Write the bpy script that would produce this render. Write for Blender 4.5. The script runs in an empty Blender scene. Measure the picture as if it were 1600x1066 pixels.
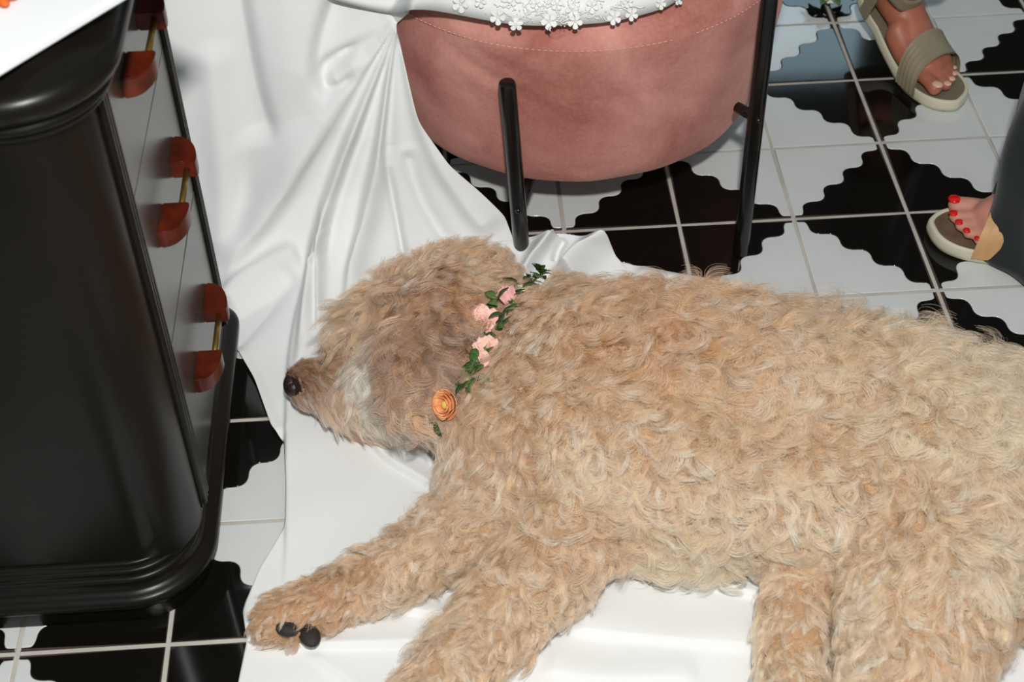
import bpy, bmesh, math, random
import numpy as np
from mathutils import Vector, Matrix
from mathutils.bvhtree import BVHTree

rng = np.random.default_rng(7)
random.seed(7)
S = bpy.context.scene
COL = S.collection
PI = math.pi

# ------------------------------------------------------------------ camera, light, exposure
FPX = 2326.2343
CAM = np.array([-0.77837, -1.95379, 1.68160])
ROT = np.array([[0.99797156, -0.06088359, -0.01860005],
                [-0.05608933, -0.70270384, -0.70926815],
                [0.03011247, 0.7088727, -0.70469336]])      # rows: right, down, forward
cam_data = bpy.data.cameras.new('camera')
cam_data.sensor_width = 36.0
cam_data.lens = FPX * 36.0 / 1600.0
cam_data.clip_start = 0.05
cam_data.dof.use_dof = True
cam_data.dof.focus_distance = 2.28
cam_data.dof.aperture_fstop = 6.3
camera = bpy.data.objects.new('camera', cam_data)
COL.objects.link(camera)
camera.matrix_world = Matrix(((ROT[0][0], -ROT[1][0], -ROT[2][0], CAM[0]),
                              (ROT[0][1], -ROT[1][1], -ROT[2][1], CAM[1]),
                              (ROT[0][2], -ROT[1][2], -ROT[2][2], CAM[2]),
                              (0, 0, 0, 1)))
S.camera = camera

world = bpy.data.worlds.new('world')
S.world = world
world.use_nodes = True
bg = world.node_tree.nodes['Background']
bg.inputs[0].default_value = (0.80, 0.93, 1.0, 1)
bg.inputs[1].default_value = 0.28

flash = bpy.data.lights.new('camera_flash', 'SPOT')        # the photographer's flash, just above the lens
flash.energy = 218.0
flash.color = (1.0, 0.975, 0.94)
flash.shadow_soft_size = 0.05
flash.spot_size = math.radians(95)
flash.spot_blend = 0.6
flash_ob = bpy.data.objects.new('camera_flash', flash)
COL.objects.link(flash_ob)
flash_ob.location = (-0.735, -1.95, 2.14)
flash_ob.rotation_euler = (Vector((-0.55, -0.2, 0.0)) - Vector(flash_ob.location)).to_track_quat('-Z', 'Y').to_euler()

S.view_settings.view_transform = 'Standard'
S.view_settings.look = 'None'
S.view_settings.gamma = 1.0
S.view_settings.use_curve_mapping = False
S.view_settings.exposure = 0.0


# ------------------------------------------------------------------ measuring helpers
def ray(px, py):
    return ROT.T @ np.array([(px - 800) / FPX, (py - 533) / FPX, 1.0])


def un(px, py, v=0.0, ax=2):
    """the place where the sight line of a photo pixel meets the plane axis = v"""
    d = ray(px, py)
    return CAM + d * ((v - CAM[ax]) / d[ax])


def project(P):
    q = (np.asarray(P, float) - CAM) @ ROT.T
    return np.stack([800 + FPX * q[..., 0] / q[..., 2], 533 + FPX * q[..., 1] / q[..., 2]], -1)


def lin(c):
    c = np.asarray(c, float) / 255.0
    return np.where(c <= 0.04045, c / 12.92, ((c + 0.055) / 1.055) ** 2.4)


def rgba(c):
    return tuple(float(x) for x in lin(c)) + (1.0,)


# ------------------------------------------------------------------ materials
def mat(name, color, rough=0.5, spec=0.5, metal=0.0, sheen=0.0, coat=0.0, var=None, var_scale=20.0,
        bump=0.0, bump_scale=200.0, sss=0.0):
    m = bpy.data.materials.new(name)
    m.use_nodes = True
    nt = m.node_tree
    b = nt.nodes['Principled BSDF']
    b.inputs['Base Color'].default_value = rgba(color)
    b.inputs['Roughness'].default_value = rough
    b.inputs['Specular IOR Level'].default_value = spec
    b.inputs['Metallic'].default_value = metal
    b.inputs['Sheen Weight'].default_value = sheen
    b.inputs['Coat Weight'].default_value = coat
    if sss:
        b.inputs['Subsurface Weight'].default_value = sss
        b.inputs['Subsurface Radius'].default_value = (0.012, 0.005, 0.003)
        b.inputs['Subsurface Scale'].default_value = 1.0
    tc = nt.nodes.new('ShaderNodeTexCoord')
    if var is not None:
        n = nt.nodes.new('ShaderNodeTexNoise')
        n.inputs['Scale'].default_value = var_scale
        n.inputs['Detail'].default_value = 5
        nt.links.new(tc.outputs['Object'], n.inputs['Vector'])
        r = nt.nodes.new('ShaderNodeValToRGB')
        r.color_ramp.elements[0].position = 0.34
        r.color_ramp.elements[1].position = 0.66
        r.color_ramp.elements[0].color = rgba(color)
        r.color_ramp.elements[1].color = rgba(var)
        nt.links.new(n.outputs['Fac'], r.inputs['Fac'])
        nt.links.new(r.outputs['Color'], b.inputs['Base Color'])
    if bump:
        n2 = nt.nodes.new('ShaderNodeTexNoise')
        n2.inputs['Scale'].default_value = bump_scale
        n2.inputs['Detail'].default_value = 3
        nt.links.new(tc.outputs['Object'], n2.inputs['Vector'])
        bp = nt.nodes.new('ShaderNodeBump')
        bp.inputs['Strength'].default_value = bump
        bp.inputs['Distance'].default_value = 0.002
        nt.links.new(n2.outputs['Fac'], bp.inputs['Height'])
        nt.links.new(bp.outputs['Normal'], b.inputs['Normal'])
    return m


M = {
    'grout': mat('grout', (196, 191, 182), 0.85, 0.2, var=(176, 170, 161), var_scale=14, bump=0.3),
    'tile_body': mat('tile_body', (74, 62, 54), 0.5),
    'tile_black': mat('tile_black', (17, 15, 12), 0.07, 0.5, bump=0.03, bump_scale=16),
    'tile_white': mat('tile_white', (212, 214, 212), 0.16, 0.5, var=(205, 208, 206), var_scale=9, bump=0.08, bump_scale=30),
    'lacquer': mat('black_lacquer', (14, 11, 7), 0.32, 0.22, var=(19, 16, 11), var_scale=6, bump=0.05, bump_scale=25),
    'drawer': mat('black_drawer', (62, 60, 53), 0.26, 0.75, var=(66, 65, 58), var_scale=9, bump=0.05, bump_scale=70),
    'red_wood': mat('red_wood', (92, 30, 10), 0.3, 0.4, var=(60, 17, 6), var_scale=30, coat=0.1),
    'brass': mat('brass', (150, 122, 62), 0.35, 0.5, metal=0.9),
    'board': mat('white_board', (226, 229, 230), 0.4, 0.4),
    'satin': mat('white_crepe', (229, 231, 230), 0.8, 0.15, sheen=0.08, bump=0.10, bump_scale=900),
    'lace': mat('white_lace', (232, 232, 228), 0.6, 0.3),
    'pearl': mat('pearl', (225, 222, 214), 0.2, 0.6),
    'thread': mat('pale_thread', (226, 178, 160), 0.7, 0.2),
    'black_metal': mat('black_metal', (14, 13, 11), 0.22, 0.6),
    'nose': mat('nose', (48, 36, 32), 0.35, 0.5, bump=0.4, bump_scale=500),
    'pad': mat('paw_pad', (40, 36, 34), 0.6, 0.4, bump=0.6, bump_scale=500),
    'eye': mat('dark_eye', (22, 14, 10), 0.08, 0.6),
    'skin_coat': mat('skin_under_fur', (176, 140, 106), 0.9, 0.1),
    'leaf': mat('leaf', (62, 92, 44), 0.45, 0.4, var=(92, 122, 66), var_scale=60),
    'leaf_dark': mat('leaf_dark', (44, 70, 36), 0.45, 0.4, var=(62, 90, 48), var_scale=60),
    'carnation': mat('carnation', (244, 190, 172), 0.6, 0.2, var=(250, 212, 198), var_scale=90),
    'rose': mat('rose_pink', (232, 168, 166), 0.55, 0.2, var=(242, 190, 186), var_scale=70),
    'ranunculus': mat('ranunculus', (230, 138, 88), 0.5, 0.3, var=(240, 178, 124), var_scale=70),
    'yellow': mat('flower_heart', (214, 176, 74), 0.6, 0.2, var=(226, 196, 110), var_scale=120),
    'white_petal': mat('white_petal', (226, 224, 210), 0.6, 0.2),
    'skin': mat('skin', (196, 136, 118), 0.45, 0.4, sss=0.15, var=(206, 146, 128), var_scale=40),
    'skin_tan': mat('skin_tan', (170, 100, 76), 0.45, 0.4, sss=0.15, var=(182, 112, 88), var_scale=40),
    'nail_red': mat('red_nail', (214, 24, 14), 0.12, 0.6),
    'nail_pale': mat('pale_nail', (226, 178, 160), 0.2, 0.6),
    'sole': mat('cream_sole', (206, 202, 178), 0.6, 0.3),
    'insole': mat('brown_insole', (120, 98, 80), 0.7, 0.2, var=(96, 78, 62), var_scale=40),
    'insole_taupe': mat('taupe_insole', (120, 110, 92), 0.7, 0.2),
    'tan_strap': mat('tan_leather', (200, 158, 112), 0.5, 0.3, var=(192, 148, 102), var_scale=30),
    'taupe_strap': mat('taupe_strap', (146, 136, 112), 0.5, 0.3, var=(138, 128, 106), var_scale=30),
    'dark_cloth': mat('dark_trouser_cloth', (38, 44, 45), 0.8, 0.2, sheen=0.2, var=(32, 37, 38), var_scale=12),
    'brown_cloth': mat('dark_brown_cloth', (40, 34, 28), 0.8, 0.2, sheen=0.2),
    'stem': mat('stem', (88, 104, 60), 0.5, 0.3),
    'orange': mat('orange_petal', (216, 96, 30), 0.5, 0.3, var=(196, 80, 26), var_scale=90),
}


def velvet():
    m = mat('pink_velvet', (170, 96, 84), 0.75, 0.15, sheen=0.35)
    nt = m.node_tree
    b = nt.nodes['Principled BSDF']
    tc = nt.nodes['Texture Coordinate']
    n1 = nt.nodes.new('ShaderNodeTexNoise'); n1.inputs['Scale'].default_value = 7; n1.inputs['Detail'].default_value = 7
    n1.inputs['Distortion'].default_value = 0.6
    n2 = nt.nodes.new('ShaderNodeTexNoise'); n2.inputs['Scale'].default_value = 160; n2.inputs['Detail'].default_value = 2
    nt.links.new(tc.outputs['Object'], n1.inputs['Vector'])
    nt.links.new(tc.outputs['Object'], n2.inputs['Vector'])
    ad = nt.nodes.new('ShaderNodeMath'); ad.operation = 'MULTIPLY_ADD'
    ad.inputs[1].default_value = 0.22
    nt.links.new(n2.outputs['Fac'], ad.inputs[0]); nt.links.new(n1.outputs['Fac'], ad.inputs[2])
    r = nt.nodes.new('ShaderNodeValToRGB')
    r.color_ramp.elements[0].position = 0.42; r.color_ramp.elements[0].color = rgba((166, 103, 92))
    r.color_ramp.elements[1].position = 0.78; r.color_ramp.elements[1].color = rgba((210, 150, 138))
    nt.links.new(ad.outputs[0], r.inputs['Fac'])
    nt.links.new(r.outputs['Color'], b.inputs['Base Color'])
    b.inputs['Sheen Roughness'].default_value = 0.4
    b.inputs['Sheen Tint'].default_value = rgba((240, 190, 178))
    return m


M['velvet'] = velvet()


# ------------------------------------------------------------------ mesh helpers
def link_mesh(name, verts, faces, mats, parent=None, smooth=True, fmat=None):
    me = bpy.data.meshes.new(name)
    me.from_pydata([tuple(map(float, v)) for v in verts], [], faces)
    for m in (mats if isinstance(mats, (list, tuple)) else [mats]):
        me.materials.append(m)
    if fmat is not None:
        me.polygons.foreach_set('material_index', fmat)
    if smooth:
        me.polygons.foreach_set('use_smooth', [True] * len(me.polygons))
    me.update()
    o = bpy.data.objects.new(name, me)
    COL.objects.link(o)
    if parent is not None:
        o.parent = parent
    return o


def empty(name, loc, label, cat, group=None, rz=0.0):
    o = bpy.data.objects.new(name, None)
    COL.objects.link(o)
    o.empty_display_size = 0.05
    o.location = tuple(map(float, loc))
    o.rotation_euler = (0, 0, rz)
    tag(o, label, cat, group)
    return o


def tag(o, label=None, cat=None, group=None, kind=None):
    if label: o['label'] = label
    if cat: o['category'] = cat
    if group: o['group'] = group
    if kind: o['kind'] = kind
    return o


def child(name, parent, verts, faces, mats, **k):
    """part whose vertices are given in world metres under an unrotated thing"""
    off = np.array(root_offset(parent))
    o = link_mesh(name, np.asarray(verts, float) - off, faces, mats, parent, **k)
    return o


def root_offset(o):
    p = np.zeros(3)
    while o is not None:
        p = p + np.array(o.location)
        o = o.parent
    return p


class MB:
    """collects simple shapes"""
    def __init__(self):
        self.v, self.f = [], []

    def add(self, v, f):
        n = len(self.v)
        self.v += [tuple(map(float, x)) for x in v]
        self.f += [tuple(i + n for i in g) for g in f]
        return self

    def loft(self, rings, cap=True, closed=True):
        n = len(self.v); k = len(rings[0])
        for r in rings: self.v += [tuple(map(float, p)) for p in r]
        for i in range(len(rings) - 1):
            for j in range(k if closed else k - 1):
                a, b = n + i * k + j, n + i * k + (j + 1) % k
                self.f.append((a, b, b + k, a + k))
        if cap and closed:
            self.f.append(tuple(n + j for j in reversed(range(k))))
            self.f.append(tuple(n + (len(rings) - 1) * k + j for j in range(k)))
        return self

    def tube(self, pts, rad, seg=10, cap=True):
        pts = [np.asarray(p, float) for p in pts]
        rad = rad if hasattr(rad, '__len__') else [rad] * len(pts)
        rings = []
        up = None
        for i, p in enumerate(pts):
            d = pts[min(i + 1, len(pts) - 1)] - pts[max(i - 1, 0)]
            d = d / (np.linalg.norm(d) + 1e-12)
            if up is None:
                up = np.array([0, 0, 1.0]) if abs(d[2]) < 0.9 else np.array([1.0, 0, 0])
            a = np.cross(d, up); a /= np.linalg.norm(a) + 1e-12
            up = np.cross(a, d)
            rings.append([p + rad[i] * (math.cos(t) * a + math.sin(t) * up) for t in np.linspace(0, 2 * PI, seg, endpoint=False)])
        return self.loft(rings, cap)

    def ball(self, c, r, seg=12, rings=8, rot=None):
        r = np.array(r) if hasattr(r, '__len__') else np.array([r, r, r])
        c = np.asarray(c, float)
        n = len(self.v)
        P = []
        for i in range(1, rings):
            th = PI * i / rings
            for j in range(seg):
                ph = 2 * PI * j / seg
                P.append((math.sin(th) * math.cos(ph), math.sin(th) * math.sin(ph), math.cos(th)))
        P.append((0, 0, 1)); P.append((0, 0, -1))
        P = np.array(P) * r
        if rot is not None: P = P @ np.asarray(rot).T
        self.v += [tuple(p) for p in (P + c)]
        for i in range(rings - 2):
            for j in range(seg):
                a, b = n + i * seg + j, n + i * seg + (j + 1) % seg
                self.f.append((a, a + seg, b + seg, b))
        t = n + (rings - 1) * seg
        for j in range(seg):
            self.f.append((t, n + j, n + (j + 1) % seg))
            a = n + (rings - 2) * seg
            self.f.append((t + 1, a + (j + 1) % seg, a + j))
        return self

    def box(self, lo, hi, bev=0.0):
        x0, y0, z0 = lo; x1, y1, z1 = hi
        b = bev
        rings = []
        def rect(i, z): return [(x0 + i, y0 + i, z), (x1 - i, y0 + i, z), (x1 - i, y1 - i, z), (x0 + i, y1 - i, z)]
        rings = [rect(b, z0), rect(0, z0 + b), rect(0, z1 - b), rect(b, z1)] if b else [rect(0, z0), rect(0, z1)]
        return self.loft(rings)

    def build(self, name, m, parent=None, smooth=True):
        if parent is None: return link_mesh(name, self.v, self.f, m, None, smooth)
        return child(name, parent, self.v, self.f, m, smooth=smooth)


def auto_smooth(o, deg=35):
    me = o.data
    bm = bmesh.new(); bm.from_mesh(me)
    bm.normal_update()
    for e in bm.edges:
        if len(e.link_faces) == 2:
            e.smooth = e.calc_face_angle(0.0) < math.radians(deg)
    bm.to_mesh(me); bm.free()
    return o


def voxel_union(mb, voxel, smooth_iter=6, extra=None):
    """one continuous surface from overlapping balls"""
    me = bpy.data.meshes.new('tmp')
    me.from_pydata(mb.v, [], mb.f)
    o = bpy.data.objects.new('tmp', me)
    COL.objects.link(o)
    r = o.modifiers.new('r', 'REMESH'); r.mode = 'VOXEL'; r.voxel_size = voxel; r.use_smooth_shade = True
    s = o.modifiers.new('s', 'SMOOTH'); s.iterations = smooth_iter; s.factor = 0.5
    dg = bpy.context.evaluated_depsgraph_get()
    ev = o.evaluated_get(dg)
    out = bpy.data.meshes.new_from_object(ev)
    bpy.data.objects.remove(o)
    bpy.data.meshes.remove(me)
    return out


def chain(mb, pts, step=0.35, flat=1.0):
    """dense balls along (centre, radius) knots so the limb tapers smoothly"""
    for (c0, r0), (c1, r1) in zip(pts[:-1], pts[1:]):
        c0, c1 = np.array(c0, float), np.array(c1, float)
        n = max(1, int(np.linalg.norm(c1 - c0) / (step * min(r0, r1))))
        for i in range(n + 1):
            t = i / n
            r = r0 + (r1 - r0) * t
            mb.ball(c0 + (c1 - c0) * t, (r, r, r * flat), 14, 10)
    return mb


# ------------------------------------------------------------------ floor: tiles in grout
T = 0.2


def build_floor():
    base = MB().box((-3.2, -2.8, -0.06), (2.6, 3.3, -0.0016)).build('floor', M['grout'], None, False)
    tag(base, 'black and white patterned tile floor with pale grout', None, None, 'structure')
    # one tile: black corner at (0,0), wavy diagonal edge, white other corner
    u0 = 0.885
    st = 0.2212
    pts = [(1.02, 0.043), (0.955, 0.046), (u0 + .012, 0.05)]
    x, y = u0, 0.0
    for k in range(4):
        y += st; pts.append((x, y)); x -= st; pts.append((x, y))
    pts[-1] = (0.05, pts[-1][1] + .012); pts += [(0.046, 0.955), (0.043, 1.02)]
    P = np.array(pts)
    for it in range(3):                       # round the steps
        Q = [P[0]]
        for a, b in zip(P[:-1], P[1:]):
            Q += [a * 0.75 + b * 0.25, a * 0.25 + b * 0.75]
        Q.append(P[-1]); P = np.array(Q)
    g = 0.016                                  # half of the grout joint, in tiles
    P[:, 0] = np.clip(P[:, 0], g, 1 - g); P[:, 1] = np.clip(P[:, 1], g, 1 - g)
    keep = [0]
    for i in range(1, len(P)):
        if np.linalg.norm(P[i] - P[keep[-1]]) > 0.012: keep.append(i)
    P = P[keep]
    d = np.gradient(P, axis=0); nrm = np.stack([d[:, 1], -d[:, 0]], 1)
    nrm /= np.linalg.norm(nrm, axis=1)[:, None] + 1e-9
    if (nrm[len(P) // 2] @ np.array([1, 1.0])) < 0: nrm = -nrm      # towards white
    w = 0.006

    def ring(off_wave, corner, edge, z):
        W = P + nrm * off_wave
        W[:, 0] = np.clip(W[:, 0], g + edge, 1 - g - edge); W[:, 1] = np.clip(W[:, 1], g + edge, 1 - g - edge)
        if corner == 'b':
            L = list(W) + [np.array([g + edge, g + edge])]
        else:
            L = list(W[::-1]) + [np.array([1 - g - edge, g + edge]), np.array([1 - g - edge, 1 - g - edge]), np.array([g + edge, 1 - g - edge])]
            # order: from wave start(last) ... keep polygon simple
            L = list(W) + [np.array([g + edge, 1 - g - edge]), np.array([1 - g - edge, 1 - g - edge]), np.array([1 - g - edge, g + edge])]
        return [(q[0] * T, q[1] * T, z) for q in L]

    v, f, fm = [], [], []

    def slab(kind, sgn, mi):
        n = len(v)
        lo = ring(sgn * w * 0.2, kind, 0.0, -0.0014)
        mid = ring(sgn * w * 0.45, kind, 0.0015, -0.0003)
        hi = ring(sgn * w * 1.3, kind, 0.006, 0.0)
        k = len(lo)
        v.extend(lo); v.extend(mid); v.extend(hi)
        for a in (0, k):
            for j in range(k):
                f.append((n + a + j, n + a + (j + 1) % k, n + a + k + (j + 1) % k, n + a + k + j)); fm.append(mi)
        f.append(tuple(n + 2 * k + j for j in range(k))); fm.append(mi)
    slab('b', -1, 1)
    slab('w', 1, 2)
    n = len(v)
    for q in ((g, g), (1 - g, g), (1 - g, 1 - g), (g, 1 - g)): v.append((q[0] * T, q[1] * T, -0.0012))
    f.append((n, n + 1, n + 2, n + 3)); fm.append(0)
    proto = link_mesh('tile', v, f, [M['tile_body'], M['tile_black'], M['tile_white']], base, False, fm)
    bm = bmesh.new(); bm.from_mesh(proto.data); bmesh.ops.recalc_face_normals(bm, faces=bm.faces[:])
    for fc in bm.faces:
        if len(fc.verts) > 6 and fc.normal.z < 0: fc.normal_flip()
        if len(fc.verts) == 4 and abs(fc.normal.z) > .9 and fc.normal.z < 0: fc.normal_flip()
        fc.smooth = len(fc.verts) <= 6
    bm.to_mesh(proto.data); bm.free()
    first = True
    for i in range(-10, 8):
        for j in range(-8, 10):
            # lattice corners with both indices even are the centres of the black diamonds
            cx = i if i % 2 == 0 else i + 1
            cy = j if j % 2 == 0 else j + 1
            c = project(np.array([(i + .5) * T, (j + .5) * T, 0.0]))
            if not (-420 < c[0] < 2020 and -330 < c[1] < 1500): continue
            t = proto if first else proto.copy()
            if not first: COL.objects.link(t)
            first = False
            sx = 1 if cx == i else -1; sy = 1 if cy == j else -1
            rz = {(1, 1): 0, (-1, 1): PI / 2, (-1, -1): PI, (1, -1): -PI / 2}[(sx, sy)]
            t.parent = base
            t.location = (cx * T, cy * T, random.uniform(-0.0002, 0.0002))
            t.rotation_euler = (random.gauss(0, .0006), random.gauss(0, .0006), rz)
    return base


build_floor()


def build_back_wall():
    yw = 3.2
    w0, w1, z0, z1 = 0.05, 0.95, 1.10, 2.02
    m = mat('plaster', (96, 92, 86), 0.9, 0.2, bump=0.1, bump_scale=60)
    mb = MB()
    for lo, hi in (((-3.2, yw, 0), (w0, yw + .12, 4.2)), ((w1, yw, 0), (2.6, yw + .12, 4.2)), ((w0, yw, 0), (w1, yw + .12, z0)), ((w0, yw, z1), (w1, yw + .12, 4.2))):
        mb.box(lo, hi)
    tag(mb.build('wall_back', m, None, False), 'plain plastered wall behind the scene', None, None, 'structure')
    fr = MB()
    t = 0.04
    for lo, hi in (((w0, yw - .02, z0), (w0 + t, yw + .1, z1)), ((w1 - t, yw - .02, z0), (w1, yw + .1, z1)), ((w0, yw - .02, z0), (w1, yw + .1, z0 + t)), ((w0, yw - .02, z1 - t), (w1, yw + .1, z1))):
        fr.box(lo, hi, .003)
    f = fr.build('window_1', M['board'], None, False); tag(f, 'white framed window in the back wall', None, None, 'structure')
    g = bpy.data.materials.new('daylit_glass'); g.use_nodes = True
    b = g.node_tree.nodes['Principled BSDF']
    b.inputs['Base Color'].default_value = (.3, .4, .45, 1)
    b.inputs['Emission Color'].default_value = rgba((176, 206, 220)); b.inputs['Emission Strength'].default_value = 3.6
    MB().box((w0 + t, yw + .04, z0 + t), (w1 - t, yw + .05, z1 - t)).build('pane', g, f, False)


build_back_wall()


# ------------------------------------------------------------------ black dresser
def rrect(x0, y0, x1, y1, radii, off=0.0, seg=14):
    """plan outline, counter-clockwise from near-left; radii for near-left, near-right, far-right, far-left"""
    out = []
    C = [((x0, y0), PI, radii[0]), ((x1, y0), 1.5 * PI, radii[1]), ((x1, y1), 0, radii[2]), ((x0, y1), PI / 2, radii[3])]
    sg = [(1, 1), (-1, 1), (-1, -1), (1, -1)]
    for ((x, y), a0, r), (sx, sy) in zip(C, sg):
        cx, cy = x + sx * r, y + sy * r
        rr = max(r + off, 0.0005)
        for k in range(seg + 1):
            a = a0 + PI / 2 * k / seg
            out.append((cx + math.cos(a) * rr, cy + math.sin(a) * rr))
    return out


def sweep(profile, rect, radii):
    mb = MB()
    mb.loft([[(x, y, z) for x, y in rrect(*rect, radii, off)] for off, z in profile])
    return mb


def arc(cx, cz, r, a0, a1, n=8):
    return [(cx + r * math.cos(math.radians(a)), cz + r * math.sin(math.radians(a))) for a in np.linspace(a0, a1, n)]


def build_dresser():
    d = empty('dresser', (-1.4, -0.5, 0), 'black lacquered cabinet with rounded corner and red wooden drawer handles', 'cabinet')
    XL, XR, YN, YF = -1.80, -1.152, -0.738, -0.272
    rect = (XL, YN, XR, YF)
    rad = (0.03, 0.085, 0.006, 0.006)
    L = M['lacquer']
    auto_smooth(sweep([(0.0, 0.09), (0.0, 0.80)], rect, rad).build('carcass', L, d), 30)
    # plinth: upright skirting, half-round bead, cove and three fine steps
    prof = [(0.020, 0.0), (0.022, 0.004), (0.022, 0.034)] + arc(0.024, 0.050, 0.0115, -75, 80, 9) + \
           [(0.020, 0.064), (0.017, 0.068), (0.0165, 0.074)] + arc(0.0105, 0.079, 0.0055, -20, 85, 5) + \
           [(0.010, 0.088)] + arc(0.0065, 0.092, 0.004, -20, 85, 5) + [(0.005, 0.100)] + arc(0.0025, 0.103, 0.003, -20, 90, 4) + [(-0.004, 0.108)]
    p = sweep(prof, (XL, YN, XR - 0.020, -0.232), (0.03, 0.075, 0.008, 0.006)).build('plinth', L, d); auto_smooth(p, 40)
    # crown: fine steps, deep bullnose, top
    prof = [(-0.004, 0.788), (0.004, 0.792)] + arc(0.004, 0.797, 0.005, -70, 70, 5) + [(0.007, 0.804)] + arc(0.010, 0.809, 0.006, -70, 60, 5) + \
           [(0.012, 0.817), (0.014, 0.820)] + arc(0.012, 0.838, 0.018, -80, 85, 12) + [(0.008, 0.858), (-0.002, 0.862), (-0.012, 0.866), (-0.018, 0.872)] + \
           [(-0.024, 0.874), (-0.046, 0.874), (-0.049, 0.8725), (-0.052, 0.874), (-0.12, 0.874)]
    c = sweep(prof, (XL, YN, XR + 0.012, YF), rad).build('crown_moulding', L, d); auto_smooth(c, 40)
    # reeded front stile beside the rounded corner, and the far one
    mb = MB()
    for k, y in enumerate((-0.640, -0.630, -0.620)):
        mb.tube([(XR + 0.002, y, 0.10), (XR + 0.002, y, 0.795)], 0.0055, 10)
    mb.box((XR - 0.01, -0.650, 0.10), (XR + 0.002, -0.612, 0.795))
    auto_smooth(mb.build('front_stile', L, d))
    mb = MB()
    for k, y in enumerate((-0.290, -0.282, -0.274)):
        mb.tube([(XR + 0.004, y, 0.10), (XR + 0.004, y, 0.795)], 0.0045, 10)
    mb.box((XR - 0.01, -0.296, 0.10), (XR + 0.004, -0.270, 0.795))
    auto_smooth(mb.build('back_stile', L, d))
    for zlo, zhi, zh in ((0.112, 0.3675, 0.226), (0.3700, 0.6060, 0.488), (0.6064, 0.792, 0.712)):
        dr = MB().box((XR - 0.012, -0.612, zlo), (XR + 0.003, -0.297, zhi), 0.0012).build('drawer', M['drawer'], d, False)
        X = XR + 0.003
        ym = -0.446
        for s in (1, -1):
            yi, L_, pr, hh = ym + s * 0.040, 0.058, 0.034, 0.013
            prof = [(X, yi), (X + pr * 0.96, yi), (X + pr, yi + s * 0.006)]
            for a in np.linspace(12, 84, 7):
                prof.append((X + pr * math.cos(math.radians(a)) ** 0.8, yi + s * (0.006 + (L_ - 0.006) * math.sin(math.radians(a)))))
            prof.append((X, yi + s * L_))
            if s < 0: prof = prof[::-1]
            rings = [[(x, y, zh - hh) for x, y in prof], [(x, y, zh + hh) for x, y in prof]]
            b = MB().loft(rings).build('handle_block', M['red_wood'], dr, True)
            bm = bmesh.new(); bm.from_mesh(b.data); bmesh.ops.recalc_face_normals(bm, faces=bm.faces[:])
            bmesh.ops.bevel(bm, geom=[e for e in bm.edges if e.calc_face_angle(0) > 0.7], offset=0.0015, segments=2, affect='EDGES')
            bm.to_mesh(b.data); bm.free(); auto_smooth(b, 40)
        MB().tube([(X + 0.021, ym - 0.046, zh), (X + 0.021, ym + 0.046, zh)], 0.0042, 10).build('handle_bar', M['brass'], dr)
    return d


build_dresser()

# white board lying askew on the dresser top, with a scrap of orange bloom on it
zb = 0.876
A, B = un(0, 103, zb + 0.012), un(171, 0, zb + 0.012)
e = (B - A)[:2] / np.linalg.norm((B - A)[:2]); nrm_ = np.array([-e[1], e[0]])
board = MB()
mid_ = (A[:2] + B[:2]) / 2
rings = []
for ins, z in ((0.003, zb), (0.0, zb + 0.003), (0.0, zb + 0.009), (0.003, zb + 0.012)):
    q = []
    for su, sv in ((-1, 0), (1, 0), (1, 1), (-1, 1)):
        uu = su * (0.30 - ins); vv = ins if sv == 0 else 0.42 - ins
        pt = mid_ - e * 0.12 + e * uu + nrm_ * vv
        q.append((pt[0], pt[1], z))
    rings.append(q)
bo = board.loft(rings).build('serving_board', M['board'], None, False)
tag(bo, 'plain white board lying askew on top of the black cabinet', 'board')
pc = un(-6, -8, zb + 0.02)
mb = MB()
for k in range(7):
    a = 2 * PI * k / 7
    mb.ball(pc + np.array([math.cos(a) * 0.011, math.sin(a) * 0.011, -0.002]), (0.011, 0.006, 0.005), 8, 6,
            np.array([[math.cos(a), -math.sin(a), 0], [math.sin(a), math.cos(a), 0], [0, 0, 1]]))
mb.ball(pc, (0.006, 0.006, 0.006), 8, 6)
tag(mb.build('orange_bloom', M['orange'], None), 'small orange bloom at the edge of the white board', 'flower')


# ------------------------------------------------------------------ ottoman
OC = np.array([-0.5634, 0.278])


def drum_r(z):
    return float(np.interp(z, [0.14, 0.155, 0.20, 0.30, 0.40, 0.43, 0.452, 0.466, 0.472], [0.318, 0.327, 0.338, 0.353, 0.364, 0.366, 0.352, 0.318, 0.24]))


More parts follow.
